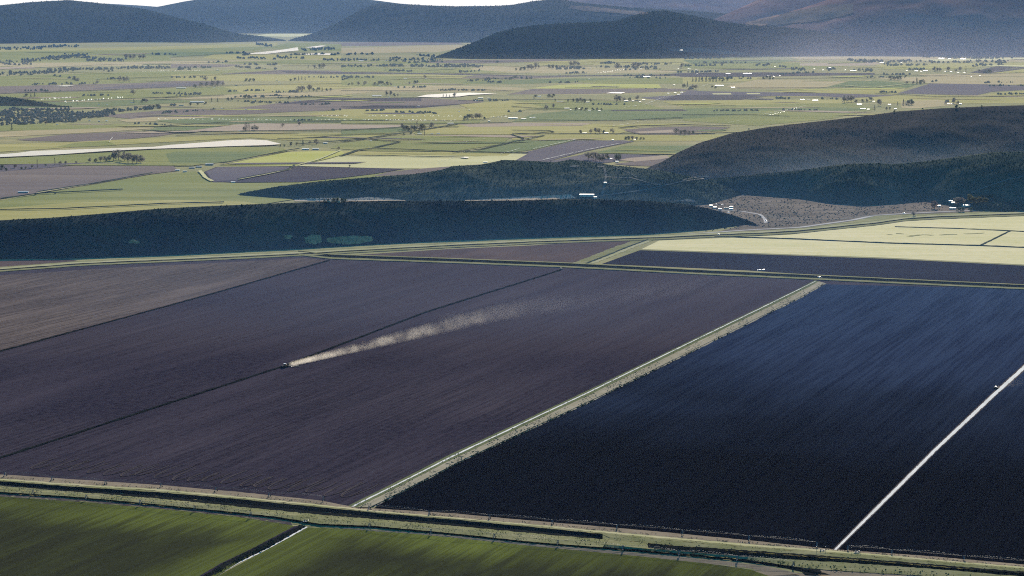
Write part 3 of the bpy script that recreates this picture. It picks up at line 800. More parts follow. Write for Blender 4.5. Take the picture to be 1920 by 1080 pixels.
# ditch and dirt track along the near crop
LM = lerp_pts(L3, L4, .30)
band('field_ditch', L3, 1.7, LM, .25, 'weed', n=240, jit=.9)
band('grass_bank', LM, .25, L4, .2, 'bank', n=240, jit=.9)
band('dirt_track', [(-90,920),(0,926),(150,936),(300,950),(450,965),(545,979)], .5, [(-90,925),(0,931),(150,941),(300,954.5),(450,970),(548,985)], .05, 'p1', n=160, jit=.5)
band('dirt_track', [(640,989),(850,1004),(1000,1020),(1200,1037),(1330,1049),(1440,1062),(1500,1076)], .8, [(640,993),(850,1009),(1000,1025),(1200,1044),(1330,1058),(1400,1067),(1440,1079)], .05, 'bankd', n=160, jit=.6)
sheet('dirt_yard', [(1300,1046),(1430,1055),(1500,1064),(1700,1070),(1920,1086),(2060,1100),(2060,1180),(1400,1180),(1440,1090),(1400,1070)], 'bankd', .15, cell=90.0)
ea, eb = G(0, 930), G(1200, 1042)
M['young'] = young_crop(((ea.x, ea.y), (eb.x, eb.y)))
sheet('green_field', [(-90,925),(0,931),(150,941),(300,954),(450,970),(548,985),(553,989),(500,1022),(386,1092),(200,1210),(-400,1210)], 'young', zi(), cell=90.0)
sheet('green_field', [(578,988.5),(610,990),(700,994),(850,1008),(1000,1024),(1200,1043),(1330,1057),(1410,1069),(1500,1100),(1560,1210),(230,1210),(384,1093)], 'young', zi(), cell=90.0)
EA = [(574,987),(500,1029),(440,1057),(380,1092),(330,1122)]
EB = [(577,988),(503.5,1029.5),(444,1058),(384.5,1092.5),(335,1122.5)]
band('pale_ditch', EA, .2, EB, .2, 'ditchwater', n=80, jit=.5)
band('field_ditch', [(563,985),(488,1022),(420,1056),(362,1091),(310,1122)], 1.0, EA, .2, 'weed', n=80, jit=1.0)
band('grass_bank', [(546,987),(476,1026),(408,1058),(350,1092),(298,1122)], .1, [(563,985),(488,1022),(420,1056),(362,1091),(310,1122)], 1.0, 'p2', n=80, jit=.6)
# headland turns
def plough_turns():
    V = []; Fc = []
    top = [(60,880),(150,886),(300,897),(450,911),(600,927),(655,936)]
    x = 60.0
    while x < 650:
        c = G(x, at_x(top, x) + random.uniform(-2, 2), 0)
        for (ra, rb, w) in ((random.uniform(26, 40), random.uniform(6, 8.5), 1.5), (random.uniform(14, 22), random.uniform(3, 4.5), 1.0)):
            n0 = len(V)
            K = 22
            for i in range(K + 1):
                t = -2.2 + 4.4 * i / K
                for s_ in (-.5, .5):
                    q = 1.0 + s_ * w / rb
                    lo = c + Vector((AX.x, AX.y, 0)) * (ra * (math.cos(t) * (1 + s_ * w / ra) - 1.0) * -1.0) + Vector((-AX.y, AX.x, 0)) * (-rb * math.sin(t) * q)
                    V.append((lo.x, lo.y, .3 + .15 * (s_ + .5)))
            for i in range(K):
                k = n0 + 2 * i
                Fc.append((k, k + 1, k + 3, k + 2))
        x += random.uniform(26, 38)
    link_mesh('plough_turns', V, Fc, M['turns'])['kind'] = 'structure'
plough_turns()

# ------------------------------------------------------------------ hills
BV_V, BV_F = [], []
def fbm(x, y, sc, oct=4):
    return mnoise.fractal(Vector((x * sc, y * sc, 1.7)), 1.0, 2.0, oct)

class Hill:
    def __init__(self, name, crest, base, width, back, mat, amp=6.0, nsc=.004, cols=160, rows=26, rough=0.0, prof=1.0, slope=.2):
        x0, x1 = crest[0][0], crest[-1][0]
        self.x0, self.x1 = x0, x1
        V = []; Fc = []
        rb = rows // 2
        tot = rows + rb + 1
        self.grid = []
        for i in range(cols):
            px = x0 + (x1 - x0) * i / (cols - 1)
            cy = at_x(crest, px); by = at_x(base, px)
            b = G(px, by)
            w = width(px) if callable(width) else width
            dl = max(0.0, (by - cy)) / F * b.y
            w = min(w, dl / ((cy - HOR) / F + slope) + 8.0) if cy > HOR else min(w, dl / slope)
            Yc = b.y + w
            c = atY(px, cy, Yc)
            zc = c.z + (fbm(c.x, c.y, rough, 3) * 3.0 if rough else 0)
            dx = ray(px, by); kx = dx.x / dx.y
            bk = min(back, max(0.0, zc) * 6 + 6)
            col = []
            for r in range(tot):
                if r <= rows:
                    v = r / rows
                    Y = b.y + w * v
                    h = zc * (math.sin(v * math.pi / 2) ** prof * .55 + v * .45)
                    h += amp * fbm(kx * Y, Y, nsc) * math.sin(math.pi * v) * min(1, max(0, zc) / (3 * amp + .01))
                else:
                    v = (r - rows) / rb
                    Y = Yc + bk * v
                    h = zc * (1 - v) * (1 - .2 * v)
                if zc <= 0: h = min(h, -.5)
                if r == 0 or r == tot - 1: h = -2.0
                # columns fan out from the viewpoint only to follow the traced outline; the land itself is solid
                col.append(Vector((kx * Y, Y, h)))
            self.grid.append(col)
        self.rows = rows
        for col in self.grid: V += col
        for i in range(cols - 1):
            for r in range(tot - 1):
                a = i * tot + r
                Fc.append((a, a + tot, a + tot + 1, a + 1))
        self.o = link_mesh(name, V, Fc, mat, smooth=True)
        self.o['kind'] = 'structure'
        n = len(BV_V)
        BV_V.extend(V); BV_F.extend([tuple(k + n for k in f) for f in Fc])
    def pos(self, px, v):
        u = (px - self.x0) / (self.x1 - self.x0) * (len(self.grid) - 1)
        i = min(len(self.grid) - 2, max(0, int(u))); k = u - i
        r = v * self.rows; j = int(r); q = r - j
        a = self.grid[i][j].lerp(self.grid[i][j + 1], q)
        b = self.grid[i + 1][j].lerp(self.grid[i + 1][j + 1], q)
        return a.lerp(b, k)

# far ridges
def up(pts, dy): return [(x, y + dy) for x, y in pts]
h_far0 = Hill('distant_hill', [(-400,16),(-100,14),(0,12),(60,5),(150,4),(260,10),(340,16),(400,22)], [(-400,56),(400,56)], 3500, 3000, M['far'], 60, .0004, 60, 10)
h_far1 = Hill('distant_hill', [(230,34),(280,15),(300,12),(350,2),(380,-2),(450,-10),(560,-16),(640,-10),(690,-1),(715,2),(760,8),(860,14),(960,24)], [(230,63),(960,63)], 4500, 3000, M['far'], 60, .0004, 90, 14)
h_far2 = Hill('distant_hill', [(900,40),(960,22),(1020,2),(1050,-2),(1120,-10),(1250,-14),(1400,-12),(1600,-14),(2000,-10),(2300,0)], [(900,64),(2300,64)], 4500, 3000, M['fardry'], 90, .0004, 90, 14)
h_A = Hill('forested_hill', [(-420,60),(-250,40),(-120,24),(0,10),(60,4),(130,0),(180,5),(260,15),(300,24),(340,35),(380,44),(420,57),(450,64),(485,68),(516,73),(540,77)], [(-420,82),(0,82),(250,79),(400,80),(520,77),(540,77)], 2200, 3000, M['far'], 40, .0008, 140, 20, slope=.30)
h_C = Hill('forested_hill', [(540,76),(580,65),(620,50),(660,28),(695,10),(712,6),(750,7),(800,10),(860,12),(930,11),(960,9),(1000,2),(1040,-2),(1100,6),(1180,14),(1300,20),(1420,30),(1500,44)], [(540,77),(600,78),(860,80),(1500,80)], 2600, 3000, M['fargrey'], 50, .0008, 140, 20)
h_E2 = Hill('forested_hill', [(1290,70),(1340,36),(1380,18),(1420,0),(1470,-14),(1560,-24),(1700,-34),(1900,-40),(2300,-30)], [(1290,84),(2300,84)], 2600, 3000, M['fardry'], 60, .0008, 120, 20)
h_E = Hill('forested_hill', [(1240,74),(1290,56),(1330,50),(1400,44),(1440,34),(1500,16),(1550,0),(1600,-14),(1700,-26),(1900,-36),(2300,-30)], [(1240,95),(1330,98),(1420,102),(1500,105),(1700,106),(2300,108)], 2400, 3000, M['fardry'], 60, .0008, 140, 24)
h_D = Hill('forested_hill', [(815,108),(850,95),(900,75),(930,62),(960,54),(1000,48),(1050,44),(1100,42),(1150,40),(1185,30),(1215,22),(1245,19),(1280,26),(1320,34),(1345,39),(1380,44),(1440,49),(1500,54),(1560,62),(1640,74),(1700,88),(1760,103)], [(815,108.5),(900,111),(1240,110),(1330,108),(1420,106.5),(1560,105.5),(1760,105)], 1500, 1800, M['far'], 30, .0012, 150, 22, slope=.30)
h_J = Hill('wooded_knoll', [(-200,178),(-60,178),(0,181),(30,183),(60,188),(90,195),(118,200),(140,201)], [(-200,199),(0,199),(140,201.5)], 300, 400, M['hillm'], 4, .004, 60, 14)

# middle hills
h_F = Hill('brush_hill', [(1190,323),(1210,317),(1226,309),(1240,304),(1270,286),(1310,268),(1370,250),(1440,238),(1520,229),(1600,220),(1680,209),(1760,203),(1850,199),(1920,197),(2060,194),(2300,200)], [(1190,325),(1225,331),(1300,338),(1420,338),(1700,330),(2300,330)], 620, 700, M['hillf'], 10, .004, 170, 34)
h_G = Hill('brush_hill', [(1290,352),(1330,336),(1400,329),(1430,326),(1500,319),(1560,310),(1600,307),(1640,306),(1670,308),(1730,303),(1800,293),(1860,285),(1920,284),(2060,278),(2300,290)], [(1290,376),(1330,376),(1370,368),(1400,366),(1500,374),(1560,382),(1620,386),(1680,383),(1730,378),(1790,388),(1920,398),(2300,396)], 400, 500, M['hillm'], 7, .006, 170, 30, slope=.30)
h_G2 = Hill('brush_hill', [(1815,392),(1830,372),(1860,352),(1890,340),(1920,330),(1980,318),(2100,310),(2300,320)], [(1815,394),(1840,396),(1880,398),(1920,398),(2300,398)], 240, 400, M['hillm'], 5, .006, 90, 24)
h_H = Hill('scrub_hill', [(440,366),(470,359),(520,350),(600,340),(700,332),(780,326),(830,318),(850,311),(900,309),(945,299.5),(980,301),(1040,304),(1070,299),(1110,304),(1150,310),(1200,315),(1240,320),(1300,332),(1350,346),(1390,362)], [(440,367),(520,373),(600,378),(700,382),(1100,383),(1200,383),(1280,388),(1330,384),(1390,366)], lambda x: 420 if x > 600 else 120 + 300 * max(0, x - 440) / 160, 480, M['hillm'], 9, .005, 200, 34)
h_I = Hill('juniper_bluff', [(-420,450),(-200,432),(0,413),(100,408),(200,400),(300,391),(400,386),(500,382),(600,378),(700,377),(800,376),(900,376),(1000,374),(1100,373),(1200,376),(1280,382),(1330,391),(1380,405),(1410,416),(1422,424)], [(-420,494),(-90,490),(0,487),(150,485),(300,480),(420,474),(560,467),(700,459),(840,452),(1000,446),(1200,440),(1330,431),(1400,422),(1422,425)], lambda x: 260 if x < 1200 else 260 - 200 * (x - 1200) / 222, 420, M['bluff'], 5, .006, 240, 30, slope=.36)

bvh = BVHTree.FromPolygons([tuple(v) for v in BV_V], BV_F)
CAMV = Vector((0, 0, H))
def hit(px, py):
    """first piece of land (hill or plain) seen at a pixel"""
    d = ray(px, py).normalized()
    loc, nrm, idx, dist = bvh.ray_cast(CAMV, d)
    if d.z < 0:
        g = G(px, py)
        if loc is None or (g - CAMV).length < dist: return g
    return loc if loc is not None else G(px, max(py, 60))

def ground_z(x, y):
    loc, nrm, idx, dist = bvh.ray_cast(Vector((x, y, 2000)), Vector((0, 0, -1)))
    return max(0.0, loc.z) if loc is not None else 0.0

def drape(name, top, bot, key, lift=.6, n=40, m=5, jit=.3):
    """patch of ground cover lying on the land between two pixel polylines"""
    ra, rb = resample(top, n), resample(bot, n)
    V = []; Fc = []
    for i in range(n):
        for j in range(m):
            q = ra[i].lerp(rb[i], j / (m - 1))
            jy = random.uniform(-jit, jit) if j in (0, m - 1) else 0
            p = hit(q.x, q.y + jy)
            V.append((p.x, p.y, p.z + lift))
    for i in range(n - 1):
        for j in range(m - 1):
            a = i * m + j
            Fc.append((a, a + 1, a + m + 1, a + m))
    o = link_mesh(name, V, Fc, M[key], smooth=True)
    o['kind'] = 'structure'
    return o

def drape_line(name, pts, wpx, key, lift=.6, n=40):
    return drape(name, shift(pts, -wpx / 2), shift(pts, wpx / 2), key, lift, n, 2, .15)

# clearings and tracks on the middle hills
drape('clearing', [(552,374),(600,371.5),(640,372)], [(552,377.5),(600,378),(640,377)], 'clear')
drape('clearing', [(645,374),(690,370),(720,371.5),(760,376)], [(645,378.5),(690,378),(720,377),(760,377)], 'clear')
drape('clearing', [(872,376),(930,372.5),(1000,369),(1070,365)], [(872,377),(930,377),(1000,376),(1080,372)], 'clear')
drape_line('dirt_track', [(1133,316),(1136,330),(1134,343),(1132,352),(1128,362)], 2.0, 'track')
drape('dirt_track', [(1131,314),(1134,330),(1132,345),(1127,364)], [(1135,314),(1138,330),(1136,345),(1132,364)], 'track')
drape_line('dirt_track', [(1118,368),(1160,363),(1210,356),(1250,347),(1280,340),(1320,335)], 1.8, 'track')
drape_line('dirt_track', [(1138,332),(1160,333),(1185,334),(1225,345),(1240,347)], 1.6, 'track')
drape_line('dirt_track', [(1136,345),(1160,346),(1220,346)], 1.3, 'track')
drape_line('dirt_track', [(1150,313),(1180,325),(1195,333)], 1.2, 'track')
drape('clearing', [(1070,311),(1080,310),(1086,311)], [(1068,313.5),(1078,314),(1085,313.5)], 'track')
drape('clearing', [(1120,312),(1130,311),(1134,311.5)], [(1120,314),(1128,314),(1133,313.5)], 'track')
drape('clearing', [(1270,376),(1290,374),(1300,374.5)], [(1255,378),(1290,378.5),(1305,378)], 'track')
drape_line('dirt_track', [(1280,338),(1300,333),(1330,331)], 1.5, 'track')
drape_line('dirt_track', [(1372,378),(1385,371),(1398,364)], 1.8, 'track')
drape_line('dirt_track', [(1820,362),(1850,350),(1880,340),(1920,330)], 1.8, 'track')
drape('dry_slope', [(1400,42),(1440,33),(1500,20),(1550,10),(1600,9)], [(1400,50),(1460,47),(1520,42),(1570,34),(1600,24)], 'dryslope', 6.0, 50, 8, 1.2)  # sunlit brown patch, its light put into the paler colour
drape('dry_slope', [(1070,11),(1110,13),(1150,17),(1215,24)], [(1065,17),(1110,22),(1170,27),(1215,29)], 'dryslope', 6.0, 40, 6, 1.0)  # fainter sunlit patch, brightened by colour in the same way
drape('dry_slope', [(1255,93),(1290,90),(1340,94),(1400,100)], [(1250,97),(1290,99),(1340,102),(1400,104)], 'dryslope', 6.0, 40, 6, .6)
# rock outcrops low on the bluff: lumpy stone
def outcrop(top, bot, n, m, amp):
    ra, rb = resample(top, n), resample(bot, n)
    V = []; Fc = []
    for i in range(n):
        for j in range(m):
            q = ra[i].lerp(rb[i], j / (m - 1))
            p = hit(q.x + random.uniform(-1, 1), q.y + random.uniform(-.5, .5))
            e = 0 if i in (0, n - 1) or j in (0, m - 1) else 1
            V.append((p.x, p.y, p.z - .3 + e * random.uniform(.1, amp)))
    for i in range(n - 1):
        for j in range(m - 1):
            a = i * m + j
            Fc.append((a, a + 1, a + m + 1, a + m))
    o = link_mesh('rock_outcrop', V, Fc, M['rock'])
    return o
tag(outcrop([(532,442),(540,440),(549,441.5)], [(533,447),(541,449),(549,447)], 9, 5, 2.5), 'small pale rock outcrop low on the bluff, the lone one beside a wider pair', 'rock outcrop')
tag(outcrop([(570,445),(585,439),(602,441)], [(572,456),(588,459),(604,455)], 16, 8, 2.6), 'pale rock outcrop low on the bluff between a small one and a long one', 'rock outcrop')
tag(outcrop([(612,447),(640,443),(670,441),(698,444)], [(612,454),(640,459),(670,458),(700,452)], 40, 9, 2.8), 'long pale grey rock outcrop along the foot of the dark bluff', 'rock outcrop')
tag(outcrop([(240,452),(250,448),(262,453)], [(242,456),(252,457),(264,457)], 10, 5, 2.4), 'faint grey rock outcrop standing alone on the dark bluff above the lane', 'rock outcrop')

# ------------------------------------------------------------------ scattered scrub (nobody could count it)
def tree_template(k):
    r = np.random.default_rng(100 + k)
    n = 6
    rings = [(0.05, .30), (.28, .50), (.58, .40), (.82, .20)] if k % 2 == 0 else [(0.04, .42), (.35, .56), (.7, .42), (.9, .2)]
    V = []; T = []
    for (h, rad) in rings:
        for i in range(n):
            a = 2 * math.pi * (i + r.uniform(-.25, .25)) / n
            q = rad * r.uniform(.7, 1.25)
            V.append((math.cos(a) * q, math.sin(a) * q, h + r.uniform(-.06, .06)))
    V.append((0, 0, 1.0))
    for s in range(len(rings) - 1):
        for i in range(n):
            a, b = s * n + i, s * n + (i + 1) % n
            T += [(a, b, b + n), (a, b + n, a + n)]
    t = (len(rings) - 1) * n
    for i in range(n): T.append((t + i, t + (i + 1) % n, len(V) - 1))
    return np.array(V), np.array(T)
TT = [tree_template(k) for k in range(6)]

def scatter(name, pts, hts, wid, mat):
    pts = np.array(pts, dtype=float)
    vs = []; ts = []; off = 0
    kk = rng.integers(0, len(TT), len(pts))
    for k in range(len(TT)):
        sel = np.where(kk == k)[0]
        if len(sel) == 0: continue
        V, T = TT[k]
        a = rng.uniform(0, 6.283, len(sel))
        c, s = np.cos(a), np.sin(a)
        h = hts[sel]; w = wid[sel]
        X = (V[None, :, 0] * c[:, None] - V[None, :, 1] * s[:, None]) * w[:, None] + pts[sel, 0][:, None]
        Y = (V[None, :, 0] * s[:, None] + V[None, :, 1] * c[:, None]) * w[:, None] + pts[sel, 1][:, None]
        Z = V[None, :, 2] * h[:, None] + pts[sel, 2][:, None]
        vs.append(np.stack([X, Y, Z], -1).reshape(-1, 3))
        nV = len(V)
        ts.append((T[None] + (np.arange(len(sel)) * nV)[:, None, None]).reshape(-1, 3) + off)
        off += len(sel) * nV
    vs = np.concatenate(vs); ts = np.concatenate(ts)
    me = bpy.data.meshes.new(name)
    me.vertices.add(len(vs)); me.vertices.foreach_set('co', vs.astype(np.float32).ravel())
    me.loops.add(len(ts) * 3); me.loops.foreach_set('vertex_index', ts.astype(np.int32).ravel())
    me.polygons.add(len(ts)); me.polygons.foreach_set('loop_start', (np.arange(len(ts)) * 3).astype(np.int32))
    me.update(calc_edges=True)
    me.materials.append(mat)
    o = bpy.data.objects.new(name, me)
    COL.objects.link(o)
    o['kind'] = 'stuff'
    return o

def hill_scatter(name, hill, n, px0, px1, hmin, hmax, mat, vmax=1.0, dens=None, wf=(.8, 1.3), avoid=()):
    P = []
    tries = 0
    while len(P) < n and tries < n * 6:
        tries += 1
        px = random.uniform(px0, px1); v = random.uniform(0.0, vmax) * .999
        p = hill.pos(px, v)
        if p.z < .3: continue
        k = fbm(p.x, p.y, .006, 3) * .5 + .5
        if dens and random.random() > dens(px, v, k): continue
        P.append(p)
    h = rng.uniform(hmin, hmax, len(P)) * (1 - .35 * rng.random(len(P)))
    w = h * rng.uniform(wf[0], wf[1], len(P))
    P = np.array([tuple(p) for p in P])
    P[:, 2] -= .4
    o = scatter(name, P, h, w, mat)
    return o

tag(hill_scatter('juniper_scrub', h_I, 15000, -90, 1418, .9, 2.5, M['juniper'], 1.0, lambda px, v, k: .35 + .9 * k), 'dark juniper scrub covering the long bluff', 'scrub')
tag(hill_scatter('scrub_cover', h_H, 14000, 450, 1385, .9, 2.6, M['scrub'], 1.0, lambda px, v, k: .3 + .9 * k), 'dark green scrub covering the low middle hill', 'scrub')
tag(hill_scatter('scrub_cover', h_G, 10000, 1300, 2000, .9, 2.5, M['scrub'], 1.0, lambda px, v, k: .2 + .9 * k), 'dark scrub on the hill behind the sagebrush field', 'scrub')
tag(hill_scatter('scrub_cover', h_G2, 4000, 1825, 2000, 1.2, 3.4, M['scrub'], 1.0, lambda px, v, k: .3 + .8 * k), 'dark scrub on the spur behind the ranch', 'scrub')
tag(hill_scatter('scrub_cover', h_F, 9000, 1235, 2000, .8, 2.4, M['scrub'], 1.0, lambda px, v, k: .15 + .9 * k), 'thin brush on the big rounded hill', 'scrub')
tag(hill_scatter('tree_cover', h_J, 1300, -90, 135, 2.5, 6, M['scrub'], 1.0), 'dark trees covering the low knoll beside the town', 'scrub')
tag(hill_scatter('forest_cover', h_D, 16000, 818, 1740, 6, 13, M['scrub'], 1.0, wf=(.6, 1.0)), 'distant pine forest on the rounded centre hill', 'forest')
tag(hill_scatter('forest_cover', h_A, 12000, -60, 535, 7, 15, M['scrub'], 1.0, wf=(.6, 1.0)), 'distant pine forest on the long dark hill', 'forest')
tag(hill_scatter('forest_cover', h_C, 9000, 545, 1200, 7, 15, M['scrub'], 1.0, lambda px, v, k: .25 + .8 * k, wf=(.6, 1.0)), 'distant pine forest on the flat-topped hill', 'forest')
#OBJECTS-BEGIN#
# ------------------------------------------------------------------ trees
def leaf_mat(name, a, b2, tr=.4):
    m, t, b = new_mat(name)
    g = N(t, 'ShaderNodeNewGeometry')
    f = noise_fac(t, g.outputs['Position'], .35, 3, .6, .35, .65)
    r = N(t, 'ShaderNodeObjectInfo')
    c = mixc(t, f, a, b2)
    c = mixc(t, math_node(t, 'MULTIPLY', r.outputs['Random'], .5), c, tuple(x * .55 for x in a))
    t.links.new(c, b.inputs['Base Color'])
    b.inputs['Roughness'].default_value = .9
    b.inputs['Specular IOR Level'].default_value = 0.0
    tl = N(t, 'ShaderNodeBsdfTranslucent')
    t.links.new(c, tl.inputs['Color'])
    mx = N(t, 'ShaderNodeMixShader'); mx.inputs[0].default_value = tr
    t.links.new(b.outputs[0], mx.inputs[1]); t.links.new(tl.outputs[0], mx.inputs[2])
    t.links.new(mx.outputs[0], t.nodes['Material Output'].inputs['Surface'])
    return m
M['bark'] = plain('bark', (.035, .03, .027), .95, spec=0.0)
M['leaf_bare'] = leaf_mat('bare_twigs', (0.124, 0.116, 0.105), (0.184, 0.165, 0.135))
M['leaf_red'] = leaf_mat('reddish_twigs', (.085, .06, .05), (.12, .085, .065))
M['leaf_round'] = leaf_mat('dark_evergreen_leaves', (0.057, 0.079, 0.062), (0.092, 0.114, 0.075))
M['leaf_conifer'] = leaf_mat('conifer_needles', (0.040, 0.060, 0.050), (0.061, 0.079, 0.061))
M['leaf_willow'] = leaf_mat('olive_spring_leaves', (.065, .065, .03), (.095, .088, .04))
M['leaf_poplar'] = leaf_mat('poplar_twigs', (0.084, 0.076, 0.067), (0.112, 0.098, 0.081))
KIND = {'bare': ('bare_tree', 'bare grey tree'), 'red': ('bare_tree', 'reddish bare tree'), 'round': ('evergreen_tree', 'dark rounded evergreen'),
        'conifer': ('conifer_tree', 'dark pointed conifer'), 'willow': ('willow_tree', 'olive green tree'), 'poplar': ('poplar_tree', 'tall narrow poplar')}

def crown_mesh(kind, seed):
    r = random.Random(seed)
    V = []; Fc = []
    def card(c, s):
        d = Vector((r.gauss(0, 1), r.gauss(0, 1), r.gauss(0, 1))).normalized()
        e = d.orthogonal().normalized(); g = d.cross(e)
        n = len(V)
        k = 5
        for i in range(k):
            a = 2 * math.pi * i / k
            q = s * r.uniform(.5, 1.2)
            V.append(tuple(Vector(c) + e * (math.cos(a) * q) + g * (math.sin(a) * q)))
        Fc.append(tuple(range(n, n + k)))
    if kind in ('bare', 'red', 'willow', 'round'):
        lobes = []
        for i in range(7 if kind != 'round' else 5):
            a = r.uniform(0, 6.28)
            rad = r.uniform(.10, .26)
            lobes.append((math.cos(a) * rad, math.sin(a) * rad, r.uniform(.26, .78), r.uniform(.16, .25)))
        lobes.append((0, 0, .80, .16))
        n = {'bare': 230, 'red': 230, 'willow': 260, 'round': 280}[kind]
        for i in range(n):
            L = r.choice(lobes)
            u = Vector((r.gauss(0, 1), r.gauss(0, 1), r.gauss(0, 1))).normalized() * (L[3] * r.uniform(.35, 1.08))
            z = L[2] + u.z * 1.0
            if kind == 'round': z = L[2] * .82 + u.z
            if z < .10: z = .10 + r.uniform(0, .1)
            card((L[0] + u.x, L[1] + u.y, z), r.uniform(.035, .075))
    elif kind == 'poplar':
        for i in range(130):
            z = r.uniform(.08, 1.0)
            w = .085 * (1 - abs(z - .45) * 1.25) + .018
            a = r.uniform(0, 6.28)
            card((math.cos(a) * w * r.uniform(.2, 1), math.sin(a) * w * r.uniform(.2, 1), z), r.uniform(.02, .045))
    else:
        for i in range(190):
            z = r.uniform(.06, 1.0) ** 1.15
            z = max(.06, z)
            w = .26 * (1 - z) + .015
            a = r.uniform(0, 6.28)
            q = w * (r.uniform(.3, 1.0))
            card((math.cos(a) * q, math.sin(a) * q, z - q * .25 + .02), r.uniform(.025, .06))
    return V, Fc

def trunk_mesh(kind, seed):
    r = random.Random(seed)
    mb = MB()
    top = .92 if kind in ('conifer', 'poplar') else .62
    mb.bar((0, 0, -.02), (r.uniform(-.01, .01), r.uniform(-.01, .01), top), .028, 6, .008)
    if kind not in ('conifer', 'poplar'):
        for i in range(6):
            a = 6.28 * i / 6 + r.uniform(-.4, .4)
            z0 = r.uniform(.22, .5)
            rad = r.uniform(.14, .26)
            mb.bar((0, 0, z0), (math.cos(a) * rad, math.sin(a) * rad, z0 + r.uniform(.18, .36)), .014, 5, .004)
    return mb.v, mb.f

TREE = {}
def tree_data(kind):
    if kind not in TREE:
        out = []
        for s in range(4):
            V, Fc = crown_mesh(kind, 31 * s + len(kind))
            mc = bpy.data.meshes.new('crown'); mc.from_pydata(V, [], Fc); mc.materials.append(M['leaf_' + kind]); mc.update()
            V2, F2 = trunk_mesh(kind, 17 * s + 3)
            mt = bpy.data.meshes.new('trunk'); mt.from_pydata(V2, [], F2); mt.materials.append(M['bark']); mt.update()
            mm = bpy.data.meshes.new('tree'); n = len(V2)
            mm.from_pydata(list(V2) + list(V), [], list(F2) + [tuple(i + n for i in f) for f in Fc])
            mm.materials.append(M['bark']); mm.materials.append(M['leaf_' + kind])
            mm.polygons.foreach_set('material_index', [0] * len(F2) + [1] * len(Fc)); mm.update()
            out.append((mc, mt, mm))
        TREE[kind] = out
    return TREE[kind]

def make_tree(px, py, hpx, kind, label, group):
    p = hit(px, py)
    h = hpx * mpp(p) * (1.12 if hpx < 12 else 1.05)
    mc, mt, mm = random.choice(tree_data(kind))
    name = KIND[kind][0]
    if True:
        root = empty(name, p, random.uniform(0, 6.28))
        root.scale = (h * 1.25, h * 1.25, h) if kind not in ('poplar', 'conifer') else (h, h, h)
        for nm, me in (('crown', mc), ('trunk', mt)):
            c = bpy.data.objects.new(nm, me); COL.objects.link(c); c.parent = root
    else:
        root = bpy.data.objects.new(name, mm); COL.objects.link(root)
        root.location = p; root.scale = (h, h, h); root.rotation_euler = (0, 0, random.uniform(0, 6.28))
    tag(root, label, 'tree', group)

